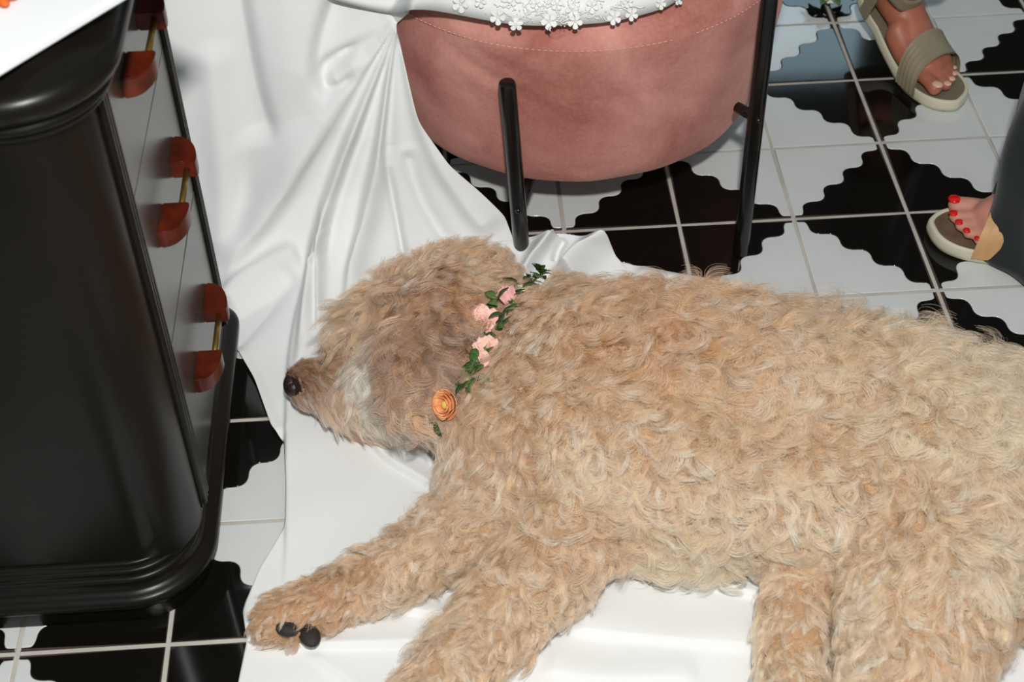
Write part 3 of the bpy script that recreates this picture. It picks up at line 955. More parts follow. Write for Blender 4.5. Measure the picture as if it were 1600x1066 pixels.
# anchors: photo place, comb direction in the picture, length (m), colour, curl (radians over the lock), lift (rad), wave
ANCH = [
    # muzzle and face
    (472, 590, .7, .4, .016, (132, 98, 70), 0.2, .3, 0), (474, 614, .6, .7, .017, (120, 88, 62), 0.2, .3, 0),
    (478, 585, 0.7, 0.6, .026, (166, 122, 82), 0.3, .35, 0), (500, 575, .7, .5, .036, (176, 134, 94), 0.5, .4, 0), (540, 560, .7, .5, .034, (196, 158, 120), 0.5, .35, 0),
    (500, 630, .5, .9, .040, (216, 190, 160), 0.5, .3, .3), (530, 600, .5, .8, .042, (206, 170, 132), 0.5, .3, .3), (520, 655, .6, .8, .036, (170, 120, 76), 0.5, .25, .3),
    (560, 640, .5, .9, .046, (224, 200, 170), 0.5, .3, .4), (572, 575, .1, 1, .054, (250, 243, 230), 0.4, .3, .3), (590, 660, .6, .8, .045, (222, 200, 172), 0.6, .3, .4),
    (575, 535, .1, 1, .054, (236, 222, 200), 0.5, .4, .3), (620, 660, .8, .5, .045, (220, 194, 164), 0.8, .35, .5), (612, 610, .4, 1, .050, (228, 206, 178), 0.6, .3, .5),
    (578, 555, .05, 1, .055, (250, 243, 230), 0.4, .25, .3), (584, 590, .1, 1, .055, (250, 243, 230), 0.4, .25, .3), (592, 632, .3, 1, .05, (240, 228, 212), 0.4, .25, .3),
    # brow and crown
    (545, 500, -.4, .9, .046, (206, 178, 142), 0.5, .6, .2), (555, 525, -.3, 1, .05, (190, 156, 118), 0.4, .35, .2), (530, 548, .5, .6, .035, (150, 112, 76), .4, .3, .2), (565, 465, -.6, .3, .042, (208, 174, 132), 2.4, .8, .3), (610, 430, -.1, -.3, .036, (206, 166, 122), 4.0, .9, .2),  # the dark anchor beside the eye paints the notch's shade into the fur
    (660, 405, .2, -.6, .036, (208, 168, 122), 4.2, .95, .2), (720, 395, .3, -.5, .036, (210, 172, 128), 4.2, .95, .2), (780, 405, .6, -.3, .032, (214, 180, 140), 3.6, .9, .2),
    (770, 450, .5, .6, .028, (212, 180, 142), 3.2, .7, .2), (740, 440, .3, .8, .030, (208, 172, 130), 3.4, .7, .2), (600, 490, .1, 1, .042, (200, 158, 114), 2.4, .5, .5), (800, 450, .6, -.2, .036, (206, 170, 130), 2.0, .8, .2),
    # ear
    (690, 455, -.1, 1, .055, (160, 114, 72), 1.8, .35, .7), (650, 470, -.2, 1, .062, (176, 132, 90), 0.8, .3, .7), (640, 530, .0, 1, .075, (158, 112, 70), 0.6, .30, .8),
    (700, 520, .25, 1, .075, (142, 96, 58), 0.6, .30, .8), (660, 580, 0, 1, .075, (164, 118, 78), 0.6, .28, .8), (700, 590, .25, 1, .070, (186, 142, 102), 0.6, .30, .8),
    (670, 630, .1, 1, .055, (202, 164, 126), 0.8, .25, .9), (640, 620, -.2, 1, .060, (200, 162, 124), 0.6, .30, .8), (730, 490, .7, .7, .055, (146, 98, 60), 0.8, .35, .7),
    # neck and shoulders
    (800, 510, .3, .6, .040, (206, 168, 126), 1.8, .6, .2), (780, 590, .2, .8, .040, (206, 168, 126), 1.8, .55, .2), (730, 650, .2, .9, .045, (204, 168, 128), 1.4, .5, .3),
    (860, 450, .5, -.5, .046, (206, 166, 122), 3.2, .9, .2), (900, 520, .6, .3, .044, (206, 164, 118), 3.2, .7, .2), (860, 600, .5, .6, .044, (208, 168, 122), 3.0, .6, .2),
    (760, 720, .1, .9, .040, (210, 174, 134), 1.8, .5, .3), (720, 700, -.2, .9, .040, (214, 182, 146), 1.4, .5, .3),
    # back and flank
    (1000, 440, .6, -.6, .050, (206, 162, 114), 3.4, .95, .2), (1150, 460, .7, -.5, .052, (206, 164, 118), 3.6, .95, .2), (1300, 490, .8, -.4, .054, (216, 184, 144), 3.6, .95, .2), (1450, 530, .8, -.4, .056, (222, 194, 158), 3.6, .95, .2),
    (1570, 590, .8, -.2, .058, (226, 202, 170), 3.4, .9, .2), (1000, 540, .7, .3, .048, (204, 158, 110), 3.4, .7, .2), (1150, 560, .7, .3, .050, (208, 166, 118), 3.6, .7, .2), (1300, 580, .7, .3, .050, (216, 182, 140), 3.6, .7, .2),
    (1450, 640, .7, .3, .052, (224, 198, 162), 3.6, .7, .2), (1560, 690, .8, .3, .055, (226, 202, 168), 3.4, .7, .2), (950, 640, .5, .6, .044, (214, 176, 132), 3.2, .55, .2), (1100, 660, .6, .6, .046, (216, 180, 136), 3.4, .55, .2),
    (1250, 690, .6, .6, .044, (220, 186, 146), 3.0, .55, .2), (1400, 740, .6, .5, .042, (222, 192, 154), 2.6, .5, .2), (1540, 790, .6, .6, .044, (222, 194, 158), 2.4, .5, .2),
    # belly
    (900, 720, .3, .9, .042, (220, 192, 154), 2.4, .5, .2), (1000, 770, .4, .9, .042, (220, 186, 146), 2.2, .5, .2), (1120, 780, .4, .9, .042, (226, 198, 162), 2.2, .5, .2), (1240, 790, .3, .9, .042, (228, 202, 168), 2.0, .5, .2),
    (1020, 850, .5, .9, .042, (226, 200, 164), 2.6, .6, .3), (1120, 860, .5, .9, .042, (228, 204, 170), 2.6, .6, .3), (1200, 850, .4, .9, .040, (222, 194, 158), 2.0, .5, .3),
    # front leg with the paw
    (740, 800, -.6, .7, .036, (212, 178, 138), 1.8, .5, .3), (660, 850, -.5, .8, .034, (212, 178, 138), 1.8, .45, .3), (590, 890, -.5, .8, .032, (206, 170, 128), 1.6, .45, .3), (640, 910, .1, 1, .034, (214, 184, 146), 2.4, .5, .3),
    (530, 920, -.5, .8, .028, (196, 156, 112), 1.6, .5, .3), (470, 940, -.6, .7, .024, (190, 148, 104), 1.4, .5, .2), (430, 965, -.7, .5, .018, (190, 148, 104), 1.0, .4, .2), (500, 980, .2, 1, .022, (180, 134, 88), 1.2, .5, .2),
    # second front leg
    (860, 840, -.3, .9, .038, (208, 172, 130), 2.2, .5, .3), (930, 850, .3, .9, .040, (208, 168, 124), 3.2, .6, .3), (800, 930, -.4, .8, .036, (212, 180, 140), 1.8, .45, .3), (880, 930, .3, .9, .038, (214, 182, 142), 2.4, .5, .3),
    (740, 1000, -.5, .8, .034, (212, 180, 142), 1.8, .45, .3), (800, 1030, 0, 1, .036, (204, 166, 122), 2.2, .5, .3), (680, 1060, -.5, .8, .034, (214, 184, 146), 1.8, .45, .3),
    # hind legs
    (1240, 900, 0, 1, .030, (218, 186, 148), 1.4, .4, .3), (1235, 980, -.1, 1, .028, (222, 194, 158), 1.2, .4, .3), (1225, 1060, -.2, 1, .030, (222, 196, 160), 1.4, .4, .3),
    (1360, 860, -.2, .9, .038, (220, 188, 150), 1.8, .45, .3), (1440, 870, .1, 1, .040, (220, 190, 152), 1.8, .45, .3), (1360, 960, -.3, .9, .036, (224, 200, 168), 1.8, .5, .3), (1440, 980, .1, 1, .038, (216, 182, 140), 1.6, .45, .3),
    (1530, 880, .3, .9, .044, (222, 198, 164), 2.0, .5, .3), (1590, 940, .3, .9, .046, (190, 148, 104), 2.0, .5, .3), (1540, 1030, .3, .9, .042, (208, 172, 128), 1.8, .5, .3), (1590, 850, .6, .6, .048, (224, 202, 170), 2.2, .55, .3),
    (1660, 760, .7, .5, .05, (222, 198, 162), 2.8, .6, .3),
]
aP, aD, aL, aC, aK, aE, aW = [], [], [], [], [], [], []
for x, y, dx, dy, L_, c_, k_, e_, w_ in ANCH:
    p0, n0 = hit(x, y)
    # picture direction laid onto the surface
    v = ROT[0] * dx + ROT[1] * dy
    v = v - n0 * (v @ n0)
    v = v / (np.linalg.norm(v) + 1e-9)
    aP.append(p0); aD.append(v); aL.append(L_); aC.append(lin(c_)); aK.append(k_); aE.append(e_); aW.append(w_)
aP, aD, aL, aC, aK, aE, aW = map(np.array, (aP, aD, aL, aC, aK, aE, aW))


def sample_field(P):
    D2 = ((P[:, None, :] - aP[None]) ** 2).sum(-1)
    W = 1.0 / (D2 + 0.00025) ** 2.0
    W /= W.sum(1, keepdims=True)
    return W @ aD, W @ aL, W @ aC, W @ aK, W @ aE, W @ aW


def sample_surface(n, keep_back=-0.3):
    a, b, c = co[tri[:, 0]], co[tri[:, 1]], co[tri[:, 2]]
    nn = np.cross(b - a, c - a); ar = np.linalg.norm(nn, axis=1); nn = nn / (ar[:, None] + 1e-12)
    cen = (a + b + c) / 3
    vd = CAM - cen; vd /= np.linalg.norm(vd, axis=1)[:, None]
    px = project(cen)
    ok = ((nn * vd).sum(1) > keep_back) & (cen[:, 2] > 0.012) & (px[:, 0] > 330) & (px[:, 0] < 1860) & (px[:, 1] > 300) & (px[:, 1] < 1290)
    w = np.where(ok, ar, 0)
    # denser on head and paws, where the strands are short or fine
    w = w * np.where(px[:, 0] < 760, 1.5, 1.0)
    i = rng.choice(len(tri), n, p=w / w.sum())
    r1, r2 = rng.random(n), rng.random(n)
    s1 = np.sqrt(r1)
    P = a[i] * (1 - s1)[:, None] + b[i] * (s1 * (1 - r2))[:, None] + c[i] * (s1 * r2)[:, None]
    return P, nn[i]


def unit(v):
    return v / (np.linalg.norm(v, axis=-1, keepdims=True) + 1e-12)


def clear_zone(P):
    """no fur on nose, pads"""
    px = project(P)
    z = np.zeros(len(P), bool)
    for x, y, r in ((454, 602, 16), (449, 982, 17), (481, 991, 21)):
        z |= ((px[:, 0] - x) ** 2 + (px[:, 1] - y) ** 2) < r * r
    return z


_nv = [(rng.normal(0, 1, 3), rng.uniform(0, 6)) for _ in range(12)]


def soft_noise(P, wl, k):
    """smooth field in about -1..1 so neighbouring locks curl together"""
    o = np.zeros(len(P))
    for q in range(4):
        v, ph = _nv[(k * 4 + q) % 12]
        o += np.sin(P @ (v / np.linalg.norm(v) * 2 * PI / wl * (0.7 + .3 * q)) + ph + k)
    return o / 2.2


COLLAR = smooth_poly([(846, 428), (822, 450), (800, 476), (778, 505), (758, 540), (740, 572), (722, 602), (702, 634), (688, 658)], 60)


def collar_near(P):
    return np.linalg.norm(project(P)[:, None, :] - COLLAR[None], axis=2).min(1) < 22


def make_locks(n, nstr, K, len_mul=1.0, width=0.0048, fuzz=False, region=None, shade=None, lift=1.0):
    P, N = sample_surface(n)
    ok = ~clear_zone(P)
    if region is not None: ok &= region(P)
    P, N = P[ok], N[ok]
    n = len(P)
    D, L, C, Kc, E, W = sample_field(P)
    D = D - N * (D * N).sum(1, keepdims=True)
    D = unit(D)
    # the comb direction wanders, together for neighbours, more where the coat is curly
    kk = np.clip(Kc, 0, 3.6) / 3.6
    jit = (0.12 + 0.75 * kk) * soft_noise(P, .075, 0) + rng.normal(0, 0.18 + 0.42 * kk, n)
    if fuzz: jit = jit + rng.normal(0, .3 + .7 * kk, n)
    B = np.cross(N, D)
    D = D * np.cos(jit)[:, None] + B * np.sin(jit)[:, None]
    B = np.cross(N, D)
    L = L * len_mul * (1 + .15 * kk) * np.clip(rng.normal(1, .28, n), .45, 1.7)
    sgn = np.sign(soft_noise(P, .055, 1) + rng.normal(0, .9, n))
    turn = Kc * 1.3 * sgn * rng.uniform(0.35, 1.35, n)
    L = L * np.where(collar_near(P), .42, 1.0)
    E = E * np.where(collar_near(P), .6, 1.0)
    E = np.clip(E * lift * rng.uniform(0.75, 1.25, n), 0.08, 1.3)
    if shade is not None: W = W * 1.25
    phase = 3.0 * soft_noise(P, .05, 2) + rng.normal(0, .8, n)
    S_ = nstr
    j1 = 2.2 if fuzz else 1.0
    sL = (L[:, None] * rng.uniform(0.80, 1.10, (n, S_)))
    off = rng.normal(0, 1, (n, S_, 2)) * width * np.clip(L / 0.045, 0.6, 1.4)[:, None, None]
    # concentric arcs: strands on the outside of the curl turn a little less
    rel = off[..., 1] * np.sign(turn)[:, None] / 0.02
    sturn = turn[:, None] * (1 + np.clip(rel, -.35, .35) * .5) * rng.normal(1, 0.08 * j1, (n, S_)) + rng.normal(0, .08 * j1, (n, S_))
    sE = np.clip(E[:, None] + rng.normal(0, .05 * j1, (n, S_)), .05, 1.35)
    sph = phase[:, None] + rng.normal(0, .14 * j1, (n, S_))
    s = np.linspace(0, 1, K)
    ds = 1.0 / (K - 1)
    sm = (s[:-1] + s[1:]) / 2
    th = sturn[..., None] * (sm ** 1.1) - 0.38 * sturn[..., None] + (W[:, None, None] * 1.0) * np.sin(2 * PI * 1.4 * sm + sph[..., None])
    el = sE[..., None] * (1 - 1.15 * sm) + (0.30 * np.sin(PI * sm) - .10 * sm) * np.clip(Kc / 3.5, 0, 1)[:, None, None] - 0.10 * sm
    dx = np.cos(el) * np.cos(th); dy = np.cos(el) * np.sin(th); dz = np.sin(el)
    step = sL[..., None] * ds
    z0 = np.zeros((n, S_, 1))
    cx = np.concatenate([z0, np.cumsum(dx * step, -1)], -1)
    cy = np.concatenate([z0, np.cumsum(dy * step, -1)], -1)
    cz = np.concatenate([z0, np.cumsum(dz * step, -1)], -1)
    conv = (1 - 0.68 * s ** 0.7)
    cx = cx + off[..., 0:1] * conv; cy = cy + off[..., 1:2] * conv
    cz = np.maximum(cz + rng.normal(0, .0016, (n, S_, 1)) * np.minimum(1, s * 3), 0.0012 * np.minimum(1, s * 4)) - 0.002 * (1 - s)
    pts = P[:, None, None, :] + cx[..., None] * D[:, None, None, :] + cy[..., None] * B[:, None, None, :] + cz[..., None] * N[:, None, None, :]
    pts[..., 2] = np.maximum(pts[..., 2], 0.0085)
    # colour: apricot with scattered cream locks, which also paint in highlights on the curls
    lockv = rng.normal(1, 0.11, n)
    pale = np.where(rng.random(n) < .20, rng.uniform(.25, .85, n), np.clip(rng.normal(0.03, 0.08, n), 0, .3))
    cream = lin((248, 234, 218))
    if shade is not None: pale = pale * .45
    if shade is not None: C = C * shade(n)[:, None]
    sat = C.mean(1, keepdims=True)
    base = np.clip(sat + (C - sat) * .98, .01, 1)
    base = base * (1 + np.array([.56, .45, .42]) * np.clip(1 - C.max(1, keepdims=True), 0, 1)) * lockv[:, None]
    base = base * (1 - pale[:, None]) + cream * pale[:, None]
    strv = rng.normal(1, 0.10, (n, S_))
    grad = (0.72 + 0.42 * s ** 0.8) if not fuzz else (0.82 + 0.2 * s)  # darker roots: the shade between locks is put into the tint
    tipmix = 0.24 * s ** 2  # paler tips, deepened as painted highlights on the curls
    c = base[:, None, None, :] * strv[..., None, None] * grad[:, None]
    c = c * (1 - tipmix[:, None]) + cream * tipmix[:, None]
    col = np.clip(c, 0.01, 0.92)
    rad = np.broadcast_to(((0.00020 if fuzz else 0.00024) * (1 - 0.6 * s ** 1.5) * (1.35 if shade is not None else 1.0)), (n, S_, K))
    return pts.reshape(-1, K, 3), col.reshape(-1, K, 3), rad.reshape(-1, K)


def fur_material():
    m = bpy.data.materials.new('apricot_fur')
    m.use_nodes = True
    nt = m.node_tree
    nt.nodes.remove(nt.nodes['Principled BSDF'])
    out = nt.nodes['Material Output']
    at_ = nt.nodes.new('ShaderNodeAttribute'); at_.attribute_name = 'tint'
    pr = nt.nodes.new('ShaderNodeBsdfPrincipled')
    pr.inputs['Roughness'].default_value = 0.38
    pr.inputs['Specular IOR Level'].default_value = 0.2
    nt.links.new(at_.outputs['Color'], pr.inputs['Base Color'])
    hb = nt.nodes.new('ShaderNodeBsdfHairPrincipled')
    hb.parametrization = 'COLOR'
    hb.inputs['Roughness'].default_value = 0.26
    hb.inputs['Radial Roughness'].default_value = 0.5
    nt.links.new(at_.outputs['Color'], hb.inputs['Color'])
    mx = nt.nodes.new('ShaderNodeMixShader')
    mx.inputs[0].default_value = 0.6
    nt.links.new(pr.outputs[0], mx.inputs[1]); nt.links.new(hb.outputs[0], mx.inputs[2])
    nt.links.new(mx.outputs[0], out.inputs['Surface'])
    return m


M['fur'] = fur_material()


def curves_object(name, batches, parent, offset):
    hc = bpy.data.hair_curves.new(name)
    sizes = np.concatenate([np.full(len(b[0]), b[0].shape[1], np.int32) for b in batches])
    pos = np.concatenate([b[0].reshape(-1, 3) for b in batches]) - offset
    col = np.concatenate([b[1].reshape(-1, 3) for b in batches])
    rad = np.concatenate([b[2].ravel() for b in batches])
    hc.add_curves(sizes.tolist())
    hc.attributes['position'].data.foreach_set('vector', pos.astype(np.float32).ravel())
    r = hc.attributes.get('radius') or hc.attributes.new('radius', 'FLOAT', 'POINT')
    r.data.foreach_set('value', rad.astype(np.float32))
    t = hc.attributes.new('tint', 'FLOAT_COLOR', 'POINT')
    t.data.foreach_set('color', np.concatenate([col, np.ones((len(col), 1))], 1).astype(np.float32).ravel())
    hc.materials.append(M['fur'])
    o = bpy.data.objects.new(name, hc)
    COL.objects.link(o); o.parent = parent
    return o


def ear_zone(P):
    """the long wavy hair of the hanging ear"""
    q = project(P)
    inside = (q[:, 0] > 628) & (q[:, 0] < 735) & (q[:, 1] > 440) & (q[:, 1] < 606)
    return inside & (rng.random(len(P)) < .40)


def muzzle_zone(P):
    q = project(P)
    return (q[:, 0] < 560) & (q[:, 1] > 545) & (q[:, 1] < 700) & (rng.random(len(P)) < .8)


def not_ear(P):
    q = project(P)
    core = (q[:, 0] > 640) & (q[:, 0] < 725) & (q[:, 1] > 455) & (q[:, 1] < 625)
    return ~core | (rng.random(len(P)) < .15)


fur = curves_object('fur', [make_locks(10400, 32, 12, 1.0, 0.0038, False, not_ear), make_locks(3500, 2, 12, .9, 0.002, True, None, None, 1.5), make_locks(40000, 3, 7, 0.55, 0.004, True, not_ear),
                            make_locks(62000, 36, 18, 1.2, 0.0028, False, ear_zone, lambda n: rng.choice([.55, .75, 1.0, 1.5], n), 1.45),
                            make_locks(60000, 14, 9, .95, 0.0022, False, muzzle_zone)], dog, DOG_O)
tag(fur, 'curly apricot and cream coat', kind='stuff')

# nose, eye, pads
p, n_ = hit(470, 600)
c = at(457, 602, 0.074)
mb = MB().ball(c, (0.014, 0.019, 0.019), 18, 12)
mb.ball(c + np.array([0.013, 0.0, -0.002]), (0.014, 0.019, 0.018), 14, 10)
mb.ball(c + np.array([0.004, -0.012, 0.004]), (0.012, 0.010, 0.012), 14, 10)
mb.ball(c + np.array([0.002, 0.011, 0.008]), (0.012, 0.010, 0.011), 14, 10)
mb.build('nose', M['nose'], dog)
q, n_ = hit(548, 540)
MB().ball(q - n_ * 0.003, 0.009, 14, 10).build('eye', M['eye'], dog)
for (x, y, rx, ry, ang_) in ((449, 982, .0155, .011, 20), (482, 990, .020, .014, 65)):
    q, n_ = hit(x, y)
    r_ = Matrix.Rotation(math.radians(-ang_), 3, 'Z')
    MB().ball(q + n_ * 0.003, (rx, ry, .008), 14, 10, np.array(r_)).build('paw_pad', M['pad'], dog)


# ------------------------------------------------------------------ flower collar
def over(x, y, lift):
    """a point lifted off the coat that still sits where the photo shows it"""
    q, n_ = hit(x, y)
    c = q + n_ * lift
    return CAM + ray(x, y) * float((c - CAM) @ ROT[2]), n_


def build_collar():
    path = [(846, 428), (822, 450), (800, 476), (778, 505), (758, 540), (740, 572), (722, 602), (702, 634), (688, 658)]
    P3 = []
    for x, y in path:
        P3.append(over(x, y, .016))
    c0 = P3[4][0].copy(); c0[2] = 0
    col = empty('flower_collar', c0, 'garland of pink, peach and orange flowers round the dog\'s neck', 'collar')
    pts = [q for q, n_ in P3]
    MB().tube(pts, 0.0018, 8).build('vine', M['stem'], col)

    def leaf(c, n_, ang, ln, wd, m):
        a1 = unit(np.cross(n_, [0.3, 0.2, 1.0])); a2 = np.cross(n_, a1)
        d = unit(math.cos(ang) * a1 + math.sin(ang) * a2 + n_ * random.uniform(-.05, .45)); sd = unit(np.cross(n_, d))
        up = np.cross(d, sd)
        up = up if up @ n_ > 0 else -up
        V = []
        for s_ in np.linspace(0, 1, 6):
            w = wd * math.sin(PI * min(1, s_ * 0.93 + 0.05)) ** 0.8
            for t in (-1, 0, 1):
                V.append(c + d * ln * s_ + sd * w * t + up * (0.25 * w * abs(t) + 0.12 * ln * math.sin(PI * s_)))
        F = [(3 * i + j, 3 * i + j + 1, 3 * i + j + 4, 3 * i + j + 3) for i in range(5) for j in range(2)]
        o = child('leaf', col, V, F, m)
        s_ = o.modifiers.new('t', 'SOLIDIFY'); s_.thickness = 0.0006
        return o
    spots = [(846, 430, 8, .028), (830, 436, 8, .026), (815, 452, 7, .026), (800, 470, 5, .024), (776, 478, 5, .026), (782, 512, 5, .022), (788, 496, 5, .022), (768, 536, 5, .022), (746, 572, 5, .022), (752, 560, 4, .022), (738, 584, 6, .026), (724, 604, 5, .024), (712, 596, 4, .022), (690, 656, 4, .022), (700, 612, 3, .02)]
    for x, y, k, ln in spots:
        for i in range(k):
            q, n_ = over(x, y, random.uniform(.020, .036))
            leaf(q + rng.normal(0, .004, 3), n_, random.uniform(0, 2 * PI), ln * random.uniform(.7, 1.15), ln * random.uniform(.16, .26), M['leaf'] if random.random() < .6 else M['leaf_dark'])

    def petal_flower(name, label, x, y, r, rings, m, heart=None, lift=0.03, frill=0.0, tilt=None):
        q, n_ = hit(x, y)
        if tilt is not None: n_ = unit(n_ + np.array(tilt))
        c = over(x, y, lift)[0]
        if tilt is None: n_ = unit(n_ * .45 - unit(ray(x, y)) * .75)
        a1 = unit(np.cross(n_, [0.2, 1.0, 0.3])); a2 = np.cross(n_, a1)
        root = MB().ball(c - n_ * r * 0.25, (r * .35, r * .35, r * .3), 8, 6).build(name, M['leaf'], col)
        root['label'] = label
        for (np_, r0, r1, hh, open_) in rings:
            ph = random.uniform(0, 6)
            for kx in range(np_):
                a = ph + 2 * PI * kx / np_ + random.uniform(-.15, .15)
                d = math.cos(a) * a1 + math.sin(a) * a2
                sd = -math.sin(a) * a1 + math.cos(a) * a2
                wd = 2.6 * r1 * r / np_ * random.uniform(.95, 1.3)
                V = []
                for si, s_ in enumerate(np.linspace(0, 1, 5)):
                    rad_ = r * (r0 + (r1 - r0) * (s_ ** open_))
                    h_ = r * hh * s_
                    w = wd * (0.35 + 0.75 * math.sin(PI * (0.12 + 0.62 * s_)))
                    for ti, t in enumerate(np.linspace(-1, 1, 5)):
                        fz = frill * r * math.sin(9 * t + 3 * kx + 2 * si) * s_
                        V.append(c + d * (rad_ - 0.22 * w * t * t + fz) + sd * w * t + n_ * (h_ + fz * .8 - .05 * r))
                F = [(5 * i + j, 5 * i + j + 1, 5 * i + j + 6, 5 * i + j + 5) for i in range(4) for j in range(4)]
                o = child('petal', root, V, F, m)
                so = o.modifiers.new('t', 'SOLIDIFY'); so.thickness = 0.0007
        if heart is not None:
            MB().ball(c + n_ * r * 0.35, (r * .26, r * .26, r * .3), 10, 8).build('flower_heart', heart, root)
        return root
    petal_flower('carnation', 'large ruffled pale pink carnation', 752, 507, .028, [(8, .2, 1.05, .10, .8), (8, .15, .92, .28, .8), (8, .1, .76, .45, .8), (7, .05, .56, .58, .8), (5, .0, .34, .66, .8), (3, .0, .16, .7, .8)], M['carnation'], None, .034, .055)
    petal_flower('carnation', 'peach carnation hanging below the large pink one', 760, 546, .020, [(6, .2, 1.0, .15, .8), (6, .15, .8, .4, .8), (4, .05, .5, .6, .8)], M['carnation'], None, .034, .08)
    petal_flower('carnation', 'small drooping pale peach bloom', 752, 562, .013, [(5, .2, 1.0, .2, .8), (4, .1, .6, .5, .8)], M['carnation'], None, .034, .07)
    petal_flower('rosebud', 'closed dusty pink rosebud', 798, 471, .018, [(5, .55, .80, 1.1, 1.3), (4, .45, .55, 1.3, 1.4), (3, .3, .25, 1.45, 1.4)], M['rose'], M['rose'], .026, .0, (-.35, .55, -.1))
    petal_flower('ranunculus', 'orange ranunculus with a yellow heart', 701, 632, .022, [(7, .6, 1.0, .45, .8), (7, .5, .85, .62, .9), (6, .4, .68, .72, .9), (6, .32, .5, .78, .9)], M['ranunculus'], M['yellow'], .050, .0, (-.2, -.5, .1))
    mb = MB()
    for x, y, k, sp in ((822, 438, 26, 9), (814, 446, 14, 6), (738, 540, 22, 8), (734, 556, 14, 6), (728, 548, 10, 6)):
        for i in range(k):
            cc, n_ = over(x + random.gauss(0, sp * .55), y + random.gauss(0, sp * .8), random.uniform(.044, .058))
            for t in range(4):
                mb.ball(cc + rng.normal(0, .0018, 3), .0021, 6, 4)
    tag(mb.build('waxflower_sprig', M['white_petal'], col), 'tiny white filler blossoms', kind='stuff')
    return col


build_collar()


# ------------------------------------------------------------------ the two guests' feet
def build_foot(skin, nail, strap, insole, toe_w, heel, side, lift, two_bands, big=1.0, nail_len=1.0):
    """a sandalled foot; local frame: toes towards +Y, sole at z = 0. side = +1: big toe at -X. returns dict of (verts, faces) in local space"""
    Lf = 0.245 * big

    def bend(V):
        V = np.array(V, float)
        if lift:
            piv = np.array([0, 0.045, 0.0])
            a = np.clip((0.055 - V[:, 1]) / 0.11, 0, 1) * lift
            y, z = V[:, 1] - piv[1], V[:, 2]
            V[:, 1] = piv[1] + y * np.cos(a) - z * -np.sin(a) * 1.0
            V[:, 2] = -y * np.sin(a) + z * np.cos(a)
        return V
    zs = 0.020
    mb = MB()
    chain(mb, [((0, -.105, zs + .030), .030), ((0, -.07, zs + .034), .031), ((0.004 * side, -.02, zs + .032), .031), ((0.002 * side, .03, zs + .026), .029)], .25)
    chain(mb, [((-.016 * side, -.02, zs + .030), .026), ((-.021 * side, .05, zs + .019), .020), ((-.006 * side, .06, zs + .019), .021), ((.018 * side, .05, zs + .017), .020), ((.030 * side, .035, zs + .016), .017), ((.022 * side, -.03, zs + .022), .022)], .25)
    chain(mb, [((0, -.085, zs + .04), .034), ((0, -.086, zs + .09), .034), ((0, -.084, zs + .15), .036)], .25)
    toes = [(-.027, .050, .105, .0115), (-.006, .060, .104, .0085), (.009, .056, .096, .0080), (.022, .050, .086, .0075), (.033, .040, .072, .0070)]
    nails = []
    for i, (x, y0, y1, r) in enumerate(toes):
        x *= side * .90
        chain(mb, [((x, y0, zs + .014), r * .95), ((x * 1.03, (y0 + y1) / 2 + .006, zs + r + .004), r * .88), ((x * 1.04, y1 - r * .4, zs + r + .0005), r)], .25)
        nails.append((np.array([x * 1.04 * 1.06, y1 - r * .1, zs + 1.9 * r - .001]), r))
    return mb, nails, bend, zs


